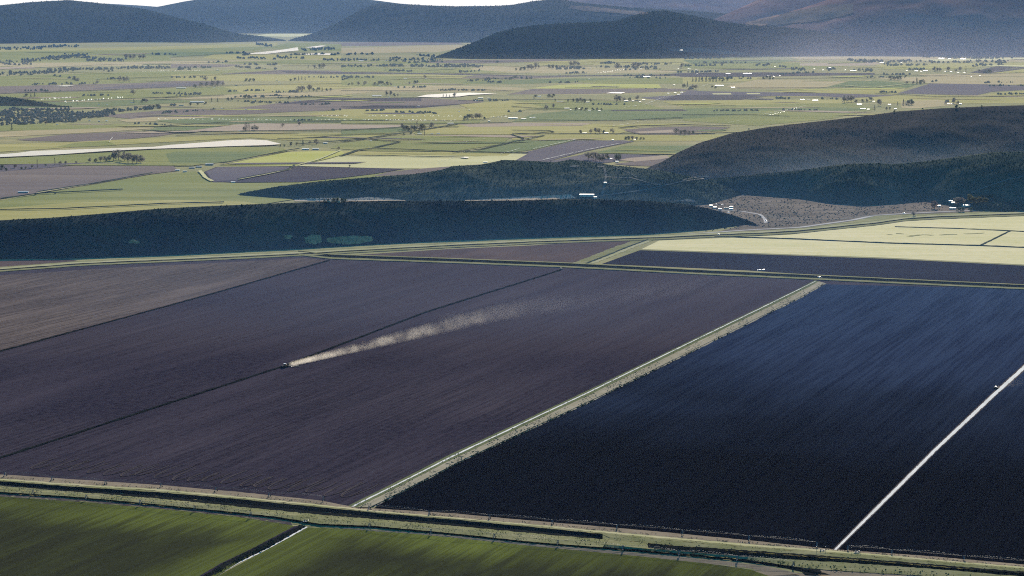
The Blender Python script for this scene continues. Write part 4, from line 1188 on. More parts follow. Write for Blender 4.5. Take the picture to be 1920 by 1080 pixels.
ORD = ['first', 'second', 'third', 'fourth', 'fifth', 'sixth', 'seventh', 'eighth', 'ninth', 'tenth', 'eleventh', 'twelfth', 'thirteenth', 'fourteenth', 'fifteenth']
GROVES = [
 ('in the grove below the long white pond', [(169,305,9,'bare'),(180,304,8,'round'),(188,304,10,'bare'),(197,304,11,'bare'),(205,303,12,'bare'),(213,302,17,'bare'),(222,301,21,'bare'),(233,303,18,'bare'),(240,306,19,'bare'),(248,307,17,'bare'),(256,307,18,'bare'),(264,307,17,'bare')]),
 ('along the upper edge of the brown field', [(4,319,11,'round'),(12,321,7,'round'),(28,316,8,'red'),(40,318,6,'round'),(48,318,6,'bare'),(60,316,7,'bare'),(70,315,15,'poplar'),(86,312,5,'round'),(103,310,14,'poplar'),(113,309,7,'bare'),(123,309,7,'bare'),(143,307,5,'bare')]),
 ('at the tip of the long white pond', [(526,275,5,'round'),(533,275,5,'round'),(545,273,8,'round'),(556,273,6,'willow'),(568,273,10,'conifer'),(581,270,6,'bare'),(593,271,10,'bare'),(635,281,6,'bare')]),
 ('at the farm with the tall poplars', [(457,246,8,'bare'),(460,246,16,'poplar'),(463,246,16,'poplar'),(467,246,15,'poplar'),(474,245,8,'bare'),(478,244,9,'bare'),(482,245,8,'bare')]),
 ('alone by the pinkish stubble edge', [(530,238,7,'bare'),(561,236,8,'bare')]),
 ('around the farm in mid valley', [(754,243,13,'bare'),(757,254,5,'round'),(760,245,10,'round'),(765,245,11,'round'),(770,252,5,'round'),(772,245,10,'bare'),(777,245,11,'round'),(782,244,17,'poplar'),(787,246,9,'bare'),(793,247,16,'willow'),(796,254,13,'poplar'),(809,241,12,'bare')]),
 ('in the clump above the pale hay strip', [(871,225,9,'round'),(877,224,11,'round'),(884,224,10,'bare'),(893,224,11,'bare'),(900,224,11,'bare'),(908,225,7,'round')]),
 ('around the white shed below the wheel line', [(1088,250,7,'round'),(1108,250,8,'bare'),(1116,250,10,'bare'),(1124,251,10,'bare'),(1132,250,7,'round'),(1148,250,9,'bare')]),
 ('beside the small farm above the big rounded hill', [(1268,251,11,'bare'),(1276,253,9,'bare'),(1284,253,10,'bare'),(1292,253,8,'bare'),(1300,251,7,'round')]),
 ('at the corner of the grey wedge field', [(1173,262,7,'round'),(1178,262,8,'round'),(1186,263,8,'bare'),(1194,262,6,'round'),(1201,262,5,'round'),(1207,262,5,'round')]),
 ('around the house behind the scrub hill', [(1103,300,15,'bare'),(1110,301,16,'bare'),(1117,303,19,'bare'),(1124,304,16,'bare'),(1131,304,15,'bare'),(1139,299,11,'willow'),(1156,301,14,'round'),(1161,300,13,'round')]),
 ('on the bank of the mid-valley pond', [(831,183,6,'conifer'),(837,183,6,'conifer'),(843,183,5,'conifer'),(852,182,8,'bare')]),
 ('in the hedgerow above the orange field', [(654,160,5,'round'),(660,159,5,'round'),(672,160,7,'bare'),(684,160,8,'bare'),(703,161,8,'round'),(710,160,9,'round'),(718,160,9,'round'),(726,160,8,'round'),(733,161,6,'bare'),(768,158,5,'bare'),(778,157,7,'round'),(783,156,6,'round'),(797,147,6,'bare')]),
 ('beside the sheds left of the mid-valley pond', [(725,180,9,'bare'),(733,180,9,'bare'),(739,181,7,'round'),(746,181,5,'bare')]),
 ('in the upper hedge of the deep green field', [(1003,184,7,'round'),(1030,183,8,'round'),(1037,183,8,'round'),(1041,190,5,'bare'),(1065,191,6,'round'),(1075,191,7,'round'),(1082,192,9,'round'),(1089,192,9,'bare'),(1096,193,9,'round'),(1107,191,6,'willow')]),
 ('on the lower hedge of the deep green field', [(1024,206,9,'bare'),(1038,203,8,'bare'),(1081,207,7,'round'),(1090,207,7,'round'),(1098,208,7,'round'),(1112,207,6,'round'),(1120,207,6,'round'),(1128,207,5,'round')]),
 ('near the white yard of sheds', [(1156,191,13,'bare'),(1163,191,12,'bare'),(1171,190,7,'bare'),(1181,189,7,'round'),(1195,188,9,'bare')]),
 ('in the conifer row above the green paddock', [(1299,153,8,'conifer'),(1305,153,9,'conifer'),(1311,153,9,'conifer'),(1317,153,9,'conifer'),(1324,153,10,'conifer'),(1331,153,10,'conifer'),(1337,153,9,'conifer'),(1343,153,8,'conifer'),(1349,152,8,'conifer'),(1356,153,7,'round'),(1364,152,9,'conifer')]),
 ('left of the long white barn roof', [(1283,164,8,'round'),(1289,163,9,'conifer'),(1299,167,8,'bare'),(1305,167,8,'bare'),(1335,165,5,'round'),(1342,166,5,'round')]),
 ('around the lone house in the tan fields', [(1431,149,6,'round'),(1437,148,7,'round'),(1443,149,7,'round'),(1449,149,5,'round')]),
 ('around the homestead behind the rounded hill', [(1583,193,14,'bare'),(1590,192,13,'bare'),(1597,192,13,'bare'),(1605,193,7,'round'),(1617,192,7,'round'),(1625,192,7,'bare'),(1634,190,9,'round'),(1640,206,8,'conifer'),(1648,199,13,'bare'),(1662,206,6,'round'),(1668,205,5,'round')]),
 ('in the open meadow above the rounded hill', [(1683,197,6,'conifer'),(1694,198,11,'conifer'),(1703,198,12,'round'),(1709,197,13,'round')]),
 ('in the clump on the tan strip', [(1669,150,9,'round'),(1676,150,8,'round'),(1682,150,9,'round'),(1688,149,8,'round'),(1697,146,6,'round')]),
 ('by the head of the pale lane', [(1700,158,6,'bare'),(1712,158,6,'red'),(1719,158,11,'conifer'),(1725,158,9,'round'),(1731,157,8,'bare')]),
 ('around the sheds on the far brow', [(1773,196,6,'bare'),(1788,195,11,'bare'),(1796,196,7,'bare')]),
 ('among the far white farm sheds', [(1752,134,9,'bare'),(1757,135,8,'bare'),(1762,134,7,'bare'),(1778,134,8,'bare'),(1792,135,6,'bare'),(1800,134,8,'bare'),(1811,136,11,'poplar'),(1836,136,6,'bare'),(1848,136,6,'bare'),(1855,137,8,'round')]),
 ('on the far farm road', [(1157,129,12,'bare'),(1188,129,11,'bare'),(1196,128,10,'bare'),(1278,128,9,'bare')]),
 ('in the far clump below the centre hill', [(968,132,5,'round'),(976,132,7,'round'),(983,132,8,'round'),(990,131,9,'bare'),(996,131,10,'bare'),(1004,129,12,'bare'),(1010,128,6,'bare'),(1029,128,8,'round'),(1036,128,8,'round'),(1043,128,7,'round'),(1070,124,9,'bare'),(1077,124,10,'bare'),(1084,124,8,'bare')]),
 ('in the far left hedges', [(225,153,10,'bare'),(232,154,10,'bare'),(238,153,9,'bare'),(242,154,5,'conifer'),(140,151,8,'bare'),(147,152,6,'bare'),(182,158,7,'bare'),(210,131,7,'conifer'),(237,111,9,'bare'),(244,111,9,'bare'),(251,111,9,'bare'),(262,111,9,'bare'),(268,111,9,'bare')]),
 ('around the far sheds with the grey roof', [(386,152,9,'bare'),(397,153,5,'conifer'),(403,152,8,'bare'),(365,165,8,'round'),(377,164,10,'bare'),(388,163,10,'bare'),(398,163,11,'bare'),(408,162,11,'bare'),(418,161,7,'bare')]),
 ('in the dark far clump with flat top', [(461,153,7,'round'),(468,153,7,'round'),(475,153,7,'round')]),
 ('beside the far white cottages', [(545,152,5,'round'),(553,151,6,'round'),(560,151,7,'conifer'),(566,150,7,'conifer'),(572,150,6,'conifer')]),
 ('in the far row left of the orange field', [(560,173,12,'bare'),(567,172,11,'bare'),(580,172,13,'bare'),(588,171,7,'round'),(596,171,8,'round'),(604,171,7,'conifer'),(612,171,6,'round'),(620,171,6,'bare')]),
 ('on the far dark canal', [(590,129,8,'bare'),(599,128,9,'round'),(606,128,10,'bare'),(578,128,6,'conifer')]),
 ('around the low sheds in the left valley', [(357,198,6,'round'),(371,197,6,'round'),(385,196,6,'round'),(397,191,7,'conifer'),(408,191,7,'conifer'),(428,189,7,'round'),(434,188,6,'round'),(460,184,7,'round'),(467,184,7,'round'),(541,186,5,'round')]),
 ('beside the wooded knoll and town', [(48,182,7,'round'),(58,183,7,'conifer'),(65,182,8,'conifer'),(146,197,5,'conifer'),(251,193,7,'conifer'),(268,193,9,'round'),(275,193,7,'bare'),(281,204,8,'round'),(288,204,8,'round'),(296,203,9,'round'),(200,210,8,'round'),(214,209,8,'round'),(22,244,10,'conifer'),(86,234,6,'red')]),
 ('alone in the far green meadow', [(250,178,10,'bare')]),
 ('around the ranch under the dark hill', [(1752,392,16,'red'),(1795,386,16,'bare'),(1804,383,13,'bare'),(1818,383,18,'willow'),(1827,384,16,'willow'),(1836,383,15,'willow'),(1846,383,13,'willow'),(1797,397,9,'round'),(1806,397,10,'round'),(1820,396,8,'round'),(1713,406,9,'bare')]),
 ('on the crest of the long bluff', [(608,378.5,6,'round'),(616,378.5,7,'round'),(625,379,9,'round'),(633,379,9,'round'),(641,379,9,'round'),(648,379,7,'round')]),
 ('on the skyline of the big rounded hill', [(1793,203,8,'round'),(1677,211,5,'round'),(1730,206,4,'round'),(1841,201,4,'round'),(1404,244,4,'round')]),
 ('in the open green field by the brown soil', [(67,367,6,'round'),(104,365,4,'round'),(656,314,5,'bare')]),
]
for desc, items in GROVES:
    byk = {}
    for it in sorted(items, key=lambda a: a[0]): byk.setdefault(it[3], []).append(it)
    for k, L in byk.items():
        for i, (px, py, h, kind) in enumerate(L):
            w = KIND[kind][1]
            lab = ('%s standing %s' % (w, desc)) if len(L) == 1 else ('%s %s from left %s' % (ORD[i], w, desc))
            make_tree(px, py, h, kind, lab, 'trees ' + desc)

# tree belts that read as one mass
def belt(name, polys, hmin, hmax, mat, label):
    P = []; Hh = []
    for (xa, ya, xb, yb, th, n) in polys:
        for i in range(n):
            k = random.random()
            q = G(xa + (xb - xa) * k, ya + (yb - ya) * k + random.uniform(-th, th) * .5)
            P.append((q.x, q.y, -.3)); Hh.append(random.uniform(hmin, hmax) * mpp(q))
    Hh = np.array(Hh)
    o = scatter(name, P, Hh, Hh * rng.uniform(.8, 1.5, len(P)), mat)
    tag(o, label, 'trees')
M['belt'] = leaf_mat('tree_belt', (0.133, 0.133, 0.113), (0.217, 0.198, 0.155), .3)
belt('town_woods', [(-80,230,95,222,20,330),(0,216,190,216,10,240),(90,226,150,224,10,90),(150,220,215,213,8,80),(-80,208,130,208,6,120),(180,212,300,202,4,60)], 2.6, 6.2, M['belt'], 'mixed dark woods of the small town below the knoll')
belt('tree_belt', [(-60,120,60,118,8,90),(40,115,130,108,6,70),(90,108,162,104.5,2.5,60),(160,113,240,113,5,60),(-60,140,60,138,7,70),(60,138,140,132,5,70),(140,131,250,128,3,70),(250,128,320,127,4,50),(-40,93,80,91,4,60),(80,88,150,87,3,40),
     (440,109,520,111,2,24),(520,108,570,110,3,24),(440,126,520,130,3,30),(455,105,470,101,2,10),(640,125,760,123,3,70),(770,124,800,124,4,24),(830,124,905,125,4,50),(560,94,630,92,4,50),(480,84,512,87,3,24),(610,113,720,113,3,30),(730,111,830,112,4,50),(780,104,815,106,3,20),(620,103,700,102,2,24),
     (1280,110,1360,108,4,60),(1412,122,1445,123,4,20),(1460,126,1475,126,3,10),(1483,130,1512,131,4,24),(1550,131,1565,131,4,12),(1600,132,1635,133,4,24),(1590,114,1640,116,4,40),(1620,116,1710,116,4,50),(1860,117,1895,116,4,24),(1660,123,1740,122,2,30),(1820,125,1850,122,3,16),(1840,135,1860,136,3,12),
     (180,157,50,159,2,30),(130,147,150,152,2,8),(310,197,330,198,2,10),(590,182,520,184,2,20),(440,182,530,181,3,30),(1170,131,1240,130,2,14),(1040,130,1100,129,2,20),(1456,185,1480,185.5,1.5,14),(870,153,920,150,2,16),(1250,147,1180,146,1.5,18),(640,150,660,146,2,8),(1290,167,1300,166,3,8),(640,145,700,146,2,20),(900,148,960,149,2,16),(960,146,1000,148,2,14),(1500,139,1440,140,1.5,12),(1100,196,1150,197,1.5,12),(680,209,720,207,1.5,10),(880,190,960,188,1.5,16),(300,214,420,204,1.5,20),(250,232,330,236,1.5,16),(1540,186,1580,187,1.5,10),(760,118,830,116,2,26),(860,136,900,133,2,12),(1330,147,1420,148,1.5,14),(1180,121,1260,120,2,26),(1300,118,1400,119,2,26),(1700,131,1740,130,2,14),(1745,118,1850,117,2,20),(440,190,500,192,1.5,12),(600,209,640,207,1.2,8),(330,180,380,177,1.5,16),(420,172,500,170,1.5,20)] + [(x, y, x + l, y + random.uniform(-2, 1.5), 1.4, int(l * random.uniform(.12, .45))) for x, y, l in [(random.uniform(-40, 1900), 100 + 130 * random.random() ** 1.3, random.uniform(15, 90)) for q in range(75)] if not (y > 195 and x > 1560)], 1.8, 4.6, M['belt'], 'thin far belts of trees and hedges across the valley')
# low brush dotted over the sagebrush field
P = []
while len(P) < 1500:
    sx, sy = random.uniform(1300, 1770), random.uniform(366, 434)
    q = hit(sx, sy)
    if q.z < 3 and sy < at_x([(1300, 436), (1400, 428), (1500, 423), (1560, 415), (1640, 401), (1770, 395)], sx): P.append((q.x, q.y, q.z - .1))
Hs = rng.uniform(.6, 1.8, len(P))
tag(scatter('sage_scrub', P, Hs, Hs * rng.uniform(1.2, 2.4, len(P)), M['scrub']), 'low scattered brush on the sagebrush field', 'scrub')
# rough grass and weeds along the foreground banks
def tufts(name, specs, mat, label):
    P = []; Hh = []
    for (A, Bp, n, h0, h1, z) in specs:
        ra, rb = resample(A, 200), resample(Bp, 200)
        for i in range(n):
            k = random.uniform(0, 198.99); j = int(k)
            a = ra[j].lerp(ra[j + 1], k - j); b = rb[j].lerp(rb[j + 1], k - j)
            q = a.lerp(b, random.random())
            if fbm(q.x, q.y, .05, 3) < random.uniform(-.5, .3): continue
            p = G(q.x, q.y, z)
            P.append(tuple(p)); Hh.append(random.uniform(h0, h1))
    Hh = np.array(Hh)
    o = scatter(name, P, Hh, Hh * rng.uniform(1.0, 2.2, len(P)), mat)
    tag(o, label, 'grass')
M['tuft'] = leaf_mat('bank_grass_tufts', (0.136, 0.140, 0.055), (0.204, 0.187, 0.093), .5)
M['tuftd'] = leaf_mat('dark_weed_tufts', (.015, .02, .014), (.03, .035, .02), .2)
M['tuftp'] = leaf_mat('dry_grass_tufts', (.20, .17, .10), (.28, .24, .15), .4)
tufts('bank_grass', [(L2, lerp_pts(L2, [p for p in L3 if p[0] <= 1000] + [(1130,1026)], .9), 3600, .12, .45, 1.9), (lerp_pts(LT, LL, .5), LL, 700, .12, .4, 2.0), (Q0, Q1, 500, .15, .5, 1.6), (Q2, Q3, 1200, .2, .7, 1.0), (WA, [(x, y) for x, y in lerp_pts(WB, VR, .25)], 900, .2, .6, .5)], M['tuft'], 'rough green grass along the canal banks')
tufts('canal_weeds', [(L3, LM, 1100, .2, .6, .4), ([(x, y - 1) for x, y in Q1[1:]], Q2[1:], 1400, .3, .8, 1.0), ([(563,985),(488,1022),(420,1056),(362,1091)], EA[:4], 700, .3, .9, .5), (lerp_pts(WB, VR, .9), shift(VR, .8), 700, .4, 1.3, .2)], M['tuftd'], 'dark weeds in the canals and ditches')
tufts('dry_grass', [(lerp_pts(WB, VR, .25), VR, 3600, .25, .9, .6), (lerp_pts(L0, LT, .4), LT, 1800, .2, .6, 1.2), (DA, [(x - 2, y) for x, y in DA], 60, .2, .5, .1), (DB, [(x + 2, y) for x, y in DB], 60, .2, .5, .1)], M['tuftp'], 'dry pale grass on the strip between the big fields')

# ------------------------------------------------------------------ farm buildings
M['roofw'] = plain('white_metal_roof', (.50, .485, .45), .55, .05, .4)
M['roofg'] = plain('grey_metal_roof', (.42, .44, .47), .38, .5, .5)
M['roofb'] = plain('blue_grey_roof', (.20, .24, .28), .5, .1, .4)
M['roofd'] = plain('dark_shingle_roof', (.10, .09, .085), .8, 0, .3)
M['wallw'] = plain('white_wall', (.40, .38, .34), .8)
M['wallg'] = plain('grey_wall', (.17, .165, .16), .8)
M['wallt'] = plain('tan_wall', (.40, .33, .25), .8)
M['wallr'] = plain('dull_red_wall', (.22, .08, .06), .8)
M['glass'] = plain('dark_window_glass', (.03, .035, .04), .15, 0, .6)
M['doorm'] = plain('grey_door', (.20, .20, .21), .6)
ROOFS = {'w': ('roofw', 'wallw', 'white roofed'), 'g': ('roofg', 'wallg', 'grey roofed'), 'b': ('roofb', 'wallg', 'blue grey roofed'), 'd': ('roofd', 'wallt', 'dark roofed'), 'r': ('roofg', 'wallr', 'red walled')}

BUILT = {}
def building(px, py, wpx, style, typ, label, group, depth=None, yaw=0.0, hm=None):
    """gabled farm building: long side faces the valley, low pitched roof"""
    p = hit(px, py)
    L = max(6.0, wpx * mpp(p) * .86)
    D = depth or min(24.0, max(6.0, L * .5))
    hw = hm or (2.8 if typ == 'house' else 4.0 if L > 18 else 3.2)
    rm, wm, _ = ROOFS[style]
    name = {'house': 'farmhouse', 'barn': 'barn', 'shed': 'shed', 'trailer': 'trailer'}[typ]
    root = empty(name, p, yaw)
    pitch = .16 if typ == 'house' else .11
    rise = D / 2 * pitch
    w = MB()
    x, y = L / 2, D / 2
    V = [(-x,-y,-.6),(x,-y,-.6),(x,y,-.6),(-x,y,-.6),(-x,-y,hw),(x,-y,hw),(x,y,hw),(-x,y,hw),(-x,0,hw+rise),(x,0,hw+rise)]
    w.add(V, [(0,1,5,4),(2,3,7,6),(1,2,6,9,5),(3,0,4,8,7)])
    w.build('wall', M[wm], root)
    o = .5; t = .18
    ex = y + o; ez = hw - o * pitch
    r = MB()
    for s in (-1, 1):
        A = [(-x-o, s*ex, ez+.03), (x+o, s*ex, ez+.03), (x+o, 0, hw+rise+.03), (-x-o, 0, hw+rise+.03)]
        Bq = [(a, b, c + t) for a, b, c in A]
        r.add(A + Bq, [(0,1,2,3),(4,5,6,7),(0,1,5,4),(1,2,6,5),(3,0,4,7)])
    r.build('roof', M[rm], root)
    d = MB()
    if typ == 'house':
        d.box((L*.08, -y-.06, 1.0), (1.0, .1, 2.1)); d.build('door', M['doorm'], root)
        for q in (-.32, -.12, .30):
            g = MB(); g.box((L*q, -y-.05, 1.6), (1.4, .08, 1.1)); g.build('window', M['glass'], root)
        c = MB(); c.box((-L*.2, .8, hw+rise*.8+.7), (.7, .7, 1.4)); c.build('chimney', M['wallt'], root)
    else:
        n = 1 if L < 16 else 3
        for i in range(n):
            q = (i + .5) / n - .5
            d = MB(); d.box((L*q, -y-.06, hw*.4), (min(4.0, L*.3), .1, hw*.8)); d.build('door', M['doorm'], root)
    tag(root, label, {'house': 'house', 'barn': 'barn', 'shed': 'shed', 'trailer': 'trailer'}[typ], group)
    return root

FARMS = [
 ('below the long white pond', [(333,320.5,9,'w','shed'),(347,323,8,'w','shed'),(360,316,12,'b','shed'),(373,314,13,'g','barn'),(393,310,17,'b','barn')]),
 ('at the tip of the long white pond', [(573,281,15,'w','barn'),(592,281,14,'g','barn'),(610,269.5,9,'w','shed')]),
 ('on the saddle between bluff and scrub hill', [(1100.5,368,31,'w','barn'),(1116,372,5,'w','shed')]),
 ('beside the hill track', [(1135,344.5,4,'w','shed')]),
 ('among the bare trees behind the scrub hill', [(1144,299,9,'w','house'),(1157,304.5,7,'w','shed')]),
 ('on the pale stubble left of the scrub hill', [(871,297,13,'w','shed'),(910,306,9,'w','shed')]),
 ('at the farm with the tall poplars', [(449,246,5,'w','house')]),
 ('at the farm in mid valley', [(786,241,4,'w','house'),(787,252,9,'g','barn'),(822,251.5,7,'w','shed'),(810,252,6,'d','shed'),(695,265,3,'w','shed')]),
 ('above the pale hay strip', [(845,233,14,'g','shed'),(917,228,4,'w','shed'),(962,223,20,'w','barn'),(982,224,10,'b','barn'),(995,222,4,'w','shed'),(1001,221.5,6,'w','shed')]),
 ('below the long wheel line', [(1096,251,9,'w','barn'),(1137,250.5,8,'g','shed')]),
 ('at the corner of the grey wedge field', [(1190,263,4,'w','house'),(1149,264,4,'w','shed')]),
 ('in the deep green field hedges', [(1011,181.5,7,'w','shed'),(1050,191.5,14,'d','shed'),(1102,192.5,7,'w','barn'),(1063,204.5,11,'w','barn'),(1070,207,3,'w','shed'),(1086,205,3,'w','shed'),(1105,208,5,'w','house'),(1124,209,5,'w','shed')]),
 ('near the white yard of sheds', [(1174,190.5,9,'w','barn'),(1187,190,5,'w','shed'),(1200,192,4,'w','shed'),(1207,188,6,'w','shed')]),
 ('in the yard of white sheds and machinery', [(1253,176,4,'w','shed'),(1266,175,5,'w','shed'),(1272,178,5,'w','shed'),(1278,174,6,'w','shed')]),
 ('above the yard of white sheds', [(1211,166.5,4,'w','shed'),(1229,166.5,5,'w','house'),(1264,160,4,'w','house')]),
 ('by the conifer row', [(1348.5,161.5,18,'w','barn'),(1374,165,8,'g','shed'),(1386,165.5,5,'w','shed')]),
 ('on the dark far strip', [(1211.5,144.5,17,'w','barn'),(1238,146,4,'w','shed'),(1307,139.5,4,'w','shed'),(1365,139,9,'w','barn'),(1401.5,138.8,18,'w','barn')]),
 ('around the lone house in the tan fields', [(1440,143,4,'w','house'),(1451,144,3,'w','shed'),(1462,143,3,'w','shed')]),
 ('in the paddocks behind the rounded hill', [(1504,187.5,9,'w','house'),(1528,189.5,12,'w','barn'),(1516,188,7,'d','shed')]),
 ('at the homestead behind the rounded hill', [(1611,197,10,'w','barn'),(1618,205,11,'w','house'),(1628,206,5,'w','shed'),(1638,191,4,'w','house'),(1668,197,6,'w','shed'),(1679,205,5,'w','shed')]),
 ('on the far brow above the rounded hill', [(1778,195.5,4,'w','shed'),(1785,195.5,5,'w','house'),(1801,196,5,'w','shed')]),
 ('at the foot of the far mountain', [(1765,110,12,'w','barn'),(1780,110.5,5,'w','shed'),(1805,111.5,12,'w','barn'),(1653,118,8,'w','barn'),(1690,118,3,'w','shed')]),
 ('in the far row of farms', [(1602,133.5,7,'w','barn'),(1700,133.5,3,'w','shed'),(1718,133.8,7,'w','house'),(1727,134.5,4,'w','shed'),(1735,133.5,9,'w','barn'),(1773,134.5,4,'w','house'),(1783,135,5,'w','shed'),(1796,137.3,4,'w','shed'),(1808,136.4,4,'w','house'),(1821,144,3,'w','shed'),(1837,143,3,'w','shed')]),
 ('in the farms left of the far row', [(1453,126,3,'w','shed'),(1527,130,4,'w','house'),(1543,132,3,'w','shed'),(1556,127.3,5,'w','barn'),(1585,132,3,'w','shed'),(1596,133,4,'w','shed')]),
 ('on the foot of the centre hill', [(1274,94.8,14,'w','barn'),(1370,101,4,'w','house'),(1385,103,5,'w','house'),(815,107,6,'w','barn')]),
 ('along the far farm road', [(1107,128.5,4,'w','house'),(1184,128.5,3,'w','shed'),(1201,128.7,4,'w','house'),(1272,129.5,3,'w','shed'),(1050,140,4,'w','shed'),(1105,149,3,'w','shed'),(1306,132,4,'w','house'),(1292,130,5,'w','shed')]),
 ('in the far fields below the flat-topped hill', [(677,114.5,11,'w','barn'),(725,114,6,'g','barn'),(847,128.4,4,'w','house'),(954,133,3,'w','shed'),(925,130,3,'w','shed')]),
 ('in the hedgerow above the orange field', [(760,148.3,7,'w','barn'),(798,148.3,4,'w','house'),(717,158,3,'w','shed'),(712,162,3,'w','shed'),(741,163,3,'w','shed')]),
 ('by the mid-valley pond', [(707,180.5,20,'g','barn'),(730,183.5,3,'w','shed'),(753,183.5,3,'w','shed'),(901,185,11,'w','barn'),(893.5,190,5,'w','shed'),(916,185,4,'w','shed'),(785,200,5,'w','trailer')]),
 ('below the brown stubble', [(861,210,4,'w','shed'),(880,207.5,3,'w','house')]),
 ('in the left valley meadows', [(408.5,132,6,'w','barn'),(415,110,3,'w','house'),(443,160.5,6,'w','barn'),(402,165,3,'w','shed'),(340,166,20,'b','shed'),(519,151,4,'w','house'),(523,154,3,'w','shed'),(477,187.5,5,'w','shed'),(553,189,3,'w','house'),(416,204,4,'w','shed'),(461,206.3,5,'w','trailer'),(370,192.5,30,'b','shed'),(272,125,18,'g','shed'),(302,125,7,'w','shed')]),
 ('at the edge of the town woods', [(64,224,4,'w','house'),(74,222.5,4,'w','house'),(81,225.5,4,'w','house'),(107,234.5,4,'w','house'),(117,227,4,'w','house'),(138,218,3,'w','house'),(168,227,4,'g','house'),(186,228,4,'g','house'),(200,227.5,4,'w','house'),(270,236,5,'w','shed'),(30,226,6,'g','house'),(48,229,5,'g','house'),(186,197,4,'g','house'),(201,197.5,3,'w','house'),(248,193,8,'g','house')]),
 ('at the ranch under the dark hill', [(1760,388,3,'w','shed'),(1782,379,3,'w','shed'),(1787,382,3,'w','shed'),(1786,392.5,12,'w','barn'),(1812,387,18,'w','house')]),
 ('in the ranch yard at the bluff end', [(1340,391,6,'w','trailer'),(1333,387.5,4,'w','shed'),(1350,394,5,'w','trailer'),(1371,390,4,'w','shed'),(1371,394,5,'w','shed'),(1362,392,10,'d','house')]),
 ('in the corner of the dark wedge of soil', [(437,343,9,'w','trailer')]),
 ('on the crest of the long bluff', [(617,378.5,8,'d','house'),(634,378.8,10,'d','barn')]),
 ('at the edge of the brown field', [(44,362.5,22,'b','barn')]),
 ('behind the conifers of the left valley', [(563,189.5,3,'w','shed'),(340,198.5,10,'d','shed')]),
]
for desc, items in FARMS:
    byk = {}
    for it in sorted(items, key=lambda a: a[0]): byk.setdefault((it[3], it[4]), []).append(it)
    for k, L in byk.items():
        for i, (px, py, w, st, typ) in enumerate(L):
            base = '%s %s' % (ROOFS[st][2], typ)
            lab = ('%s %s' % (base, desc)) if len(L) == 1 else ('%s %s from left %s' % (ORD[i], base, desc))
            building(px, py, w, st, typ, lab, 'buildings ' + desc, yaw=random.uniform(-.12, .12))

# ------------------------------------------------------------------ vehicles and machines
M['tyre'] = plain('black_tyre', (.012, .012, .012), .9, spec=.2)
M['steel'] = plain('galvanised_steel', (.42, .44, .46), .35, .8)
M['wsteel'] = plain('weathered_steel', (.11, .115, .12), .6, .5)
M['dsteel'] = plain('dark_steel', (.05, .05, .055), .5, .6)
M['redp'] = plain('dull_red_paint', (.20, .03, .02), .4)
M['whitep'] = plain('white_paint', (.8, .8, .8), .3)
M['greyp'] = plain('grey_paint', (.12, .125, .13), .8, spec=.1)

def pickup(px, py, yaw, paint, label, group=None):
    p = hit(px, py)
    root = empty('pickup_truck', p, yaw)
    b = MB()
    b.box((0, 0, .75), (5.3, 1.9, .5)); b.box((1.7, 0, 1.08), (1.7, 1.8, .25))
    for s in (-1, 1): b.box((-1.65, s * .88, 1.2), (2.0, .1, .45))
    b.box((-2.6, 0, 1.2), (.1, 1.8, .45))
    b.build('body', M[paint], root)
    c = MB()
    c.add([(-.6,-.85,1.0),(.95,-.85,1.0),(.95,.85,1.0),(-.6,.85,1.0),(-.45,-.72,1.8),(.4,-.72,1.8),(.4,.72,1.8),(-.45,.72,1.8)], [(4,5,6,7),(0,1,5,4),(1,2,6,5),(2,3,7,6),(3,0,4,7)])
    c.build('cab', M['glass'], root)
    r = MB(); r.box((-.02, 0, 1.83), (.9, 1.5, .06)); r.build('cab_roof', M[paint], root)
    for sx in (-1.6, 1.7):
        for sy in (-.95, .95):
            w = MB(); w.wheel((sx, sy, .4), .4, .28, 'y'); wh = w.build('wheel', M['tyre'], root)
            h = MB(); h.wheel((sx, sy * 1.02, .4), .2, .3, 'y', 10); h.build('rim', M['steel'], wh)
    tag(root, label, 'truck', group)
    return root
pickup(1423.5, 507, .2, 'whitep', 'white pickup on the dark soil beyond the canal, the left one of a pair', 'pickups beyond the canal')
pickup(1431, 507, .5, 'whitep', 'white pickup on the dark soil beyond the canal, the right one of a pair', 'pickups beyond the canal')
pickup(1695, 400.5, .1, 'whitep', 'white pickup driving on the gravel road toward the ranch')
pickup(1347.5, 440, .2, 'whitep', 'white pickup on the lane above the yellow field')
pickup(1536, 520.5, 1.1, 'whitep', 'white pickup parked at the far end of the grass strip')
pickup(1540, 522.5, 1.3, 'greyp', 'grey pickup parked beside the white one at the grass strip end')
pickup(1436, 414, -1.2, 'whitep', 'white pickup at the bend of the short driveway')
for i, (x, y, pt, lab) in enumerate([(1336,384.5,'greyp','grey pickup at the upper left corner of the bluff-end ranch yard'),(1343,383.5,'whitep','white pickup in the top row of the bluff-end ranch yard'),(1348,384,'greyp','grey pickup beside the white one in the ranch yard top row'),
                                 (1354,384.5,'whitep','white pickup at the upper right corner of the bluff-end ranch yard'),(1366,399,'whitep','white pickup below the dark house of the bluff-end ranch yard'),(1344,391.5,'greyp','grey pickup beside the long trailer in the bluff-end yard')]):
    pickup(x, y, random.uniform(0, 3.1), pt, lab, 'pickups in the bluff-end ranch yard')

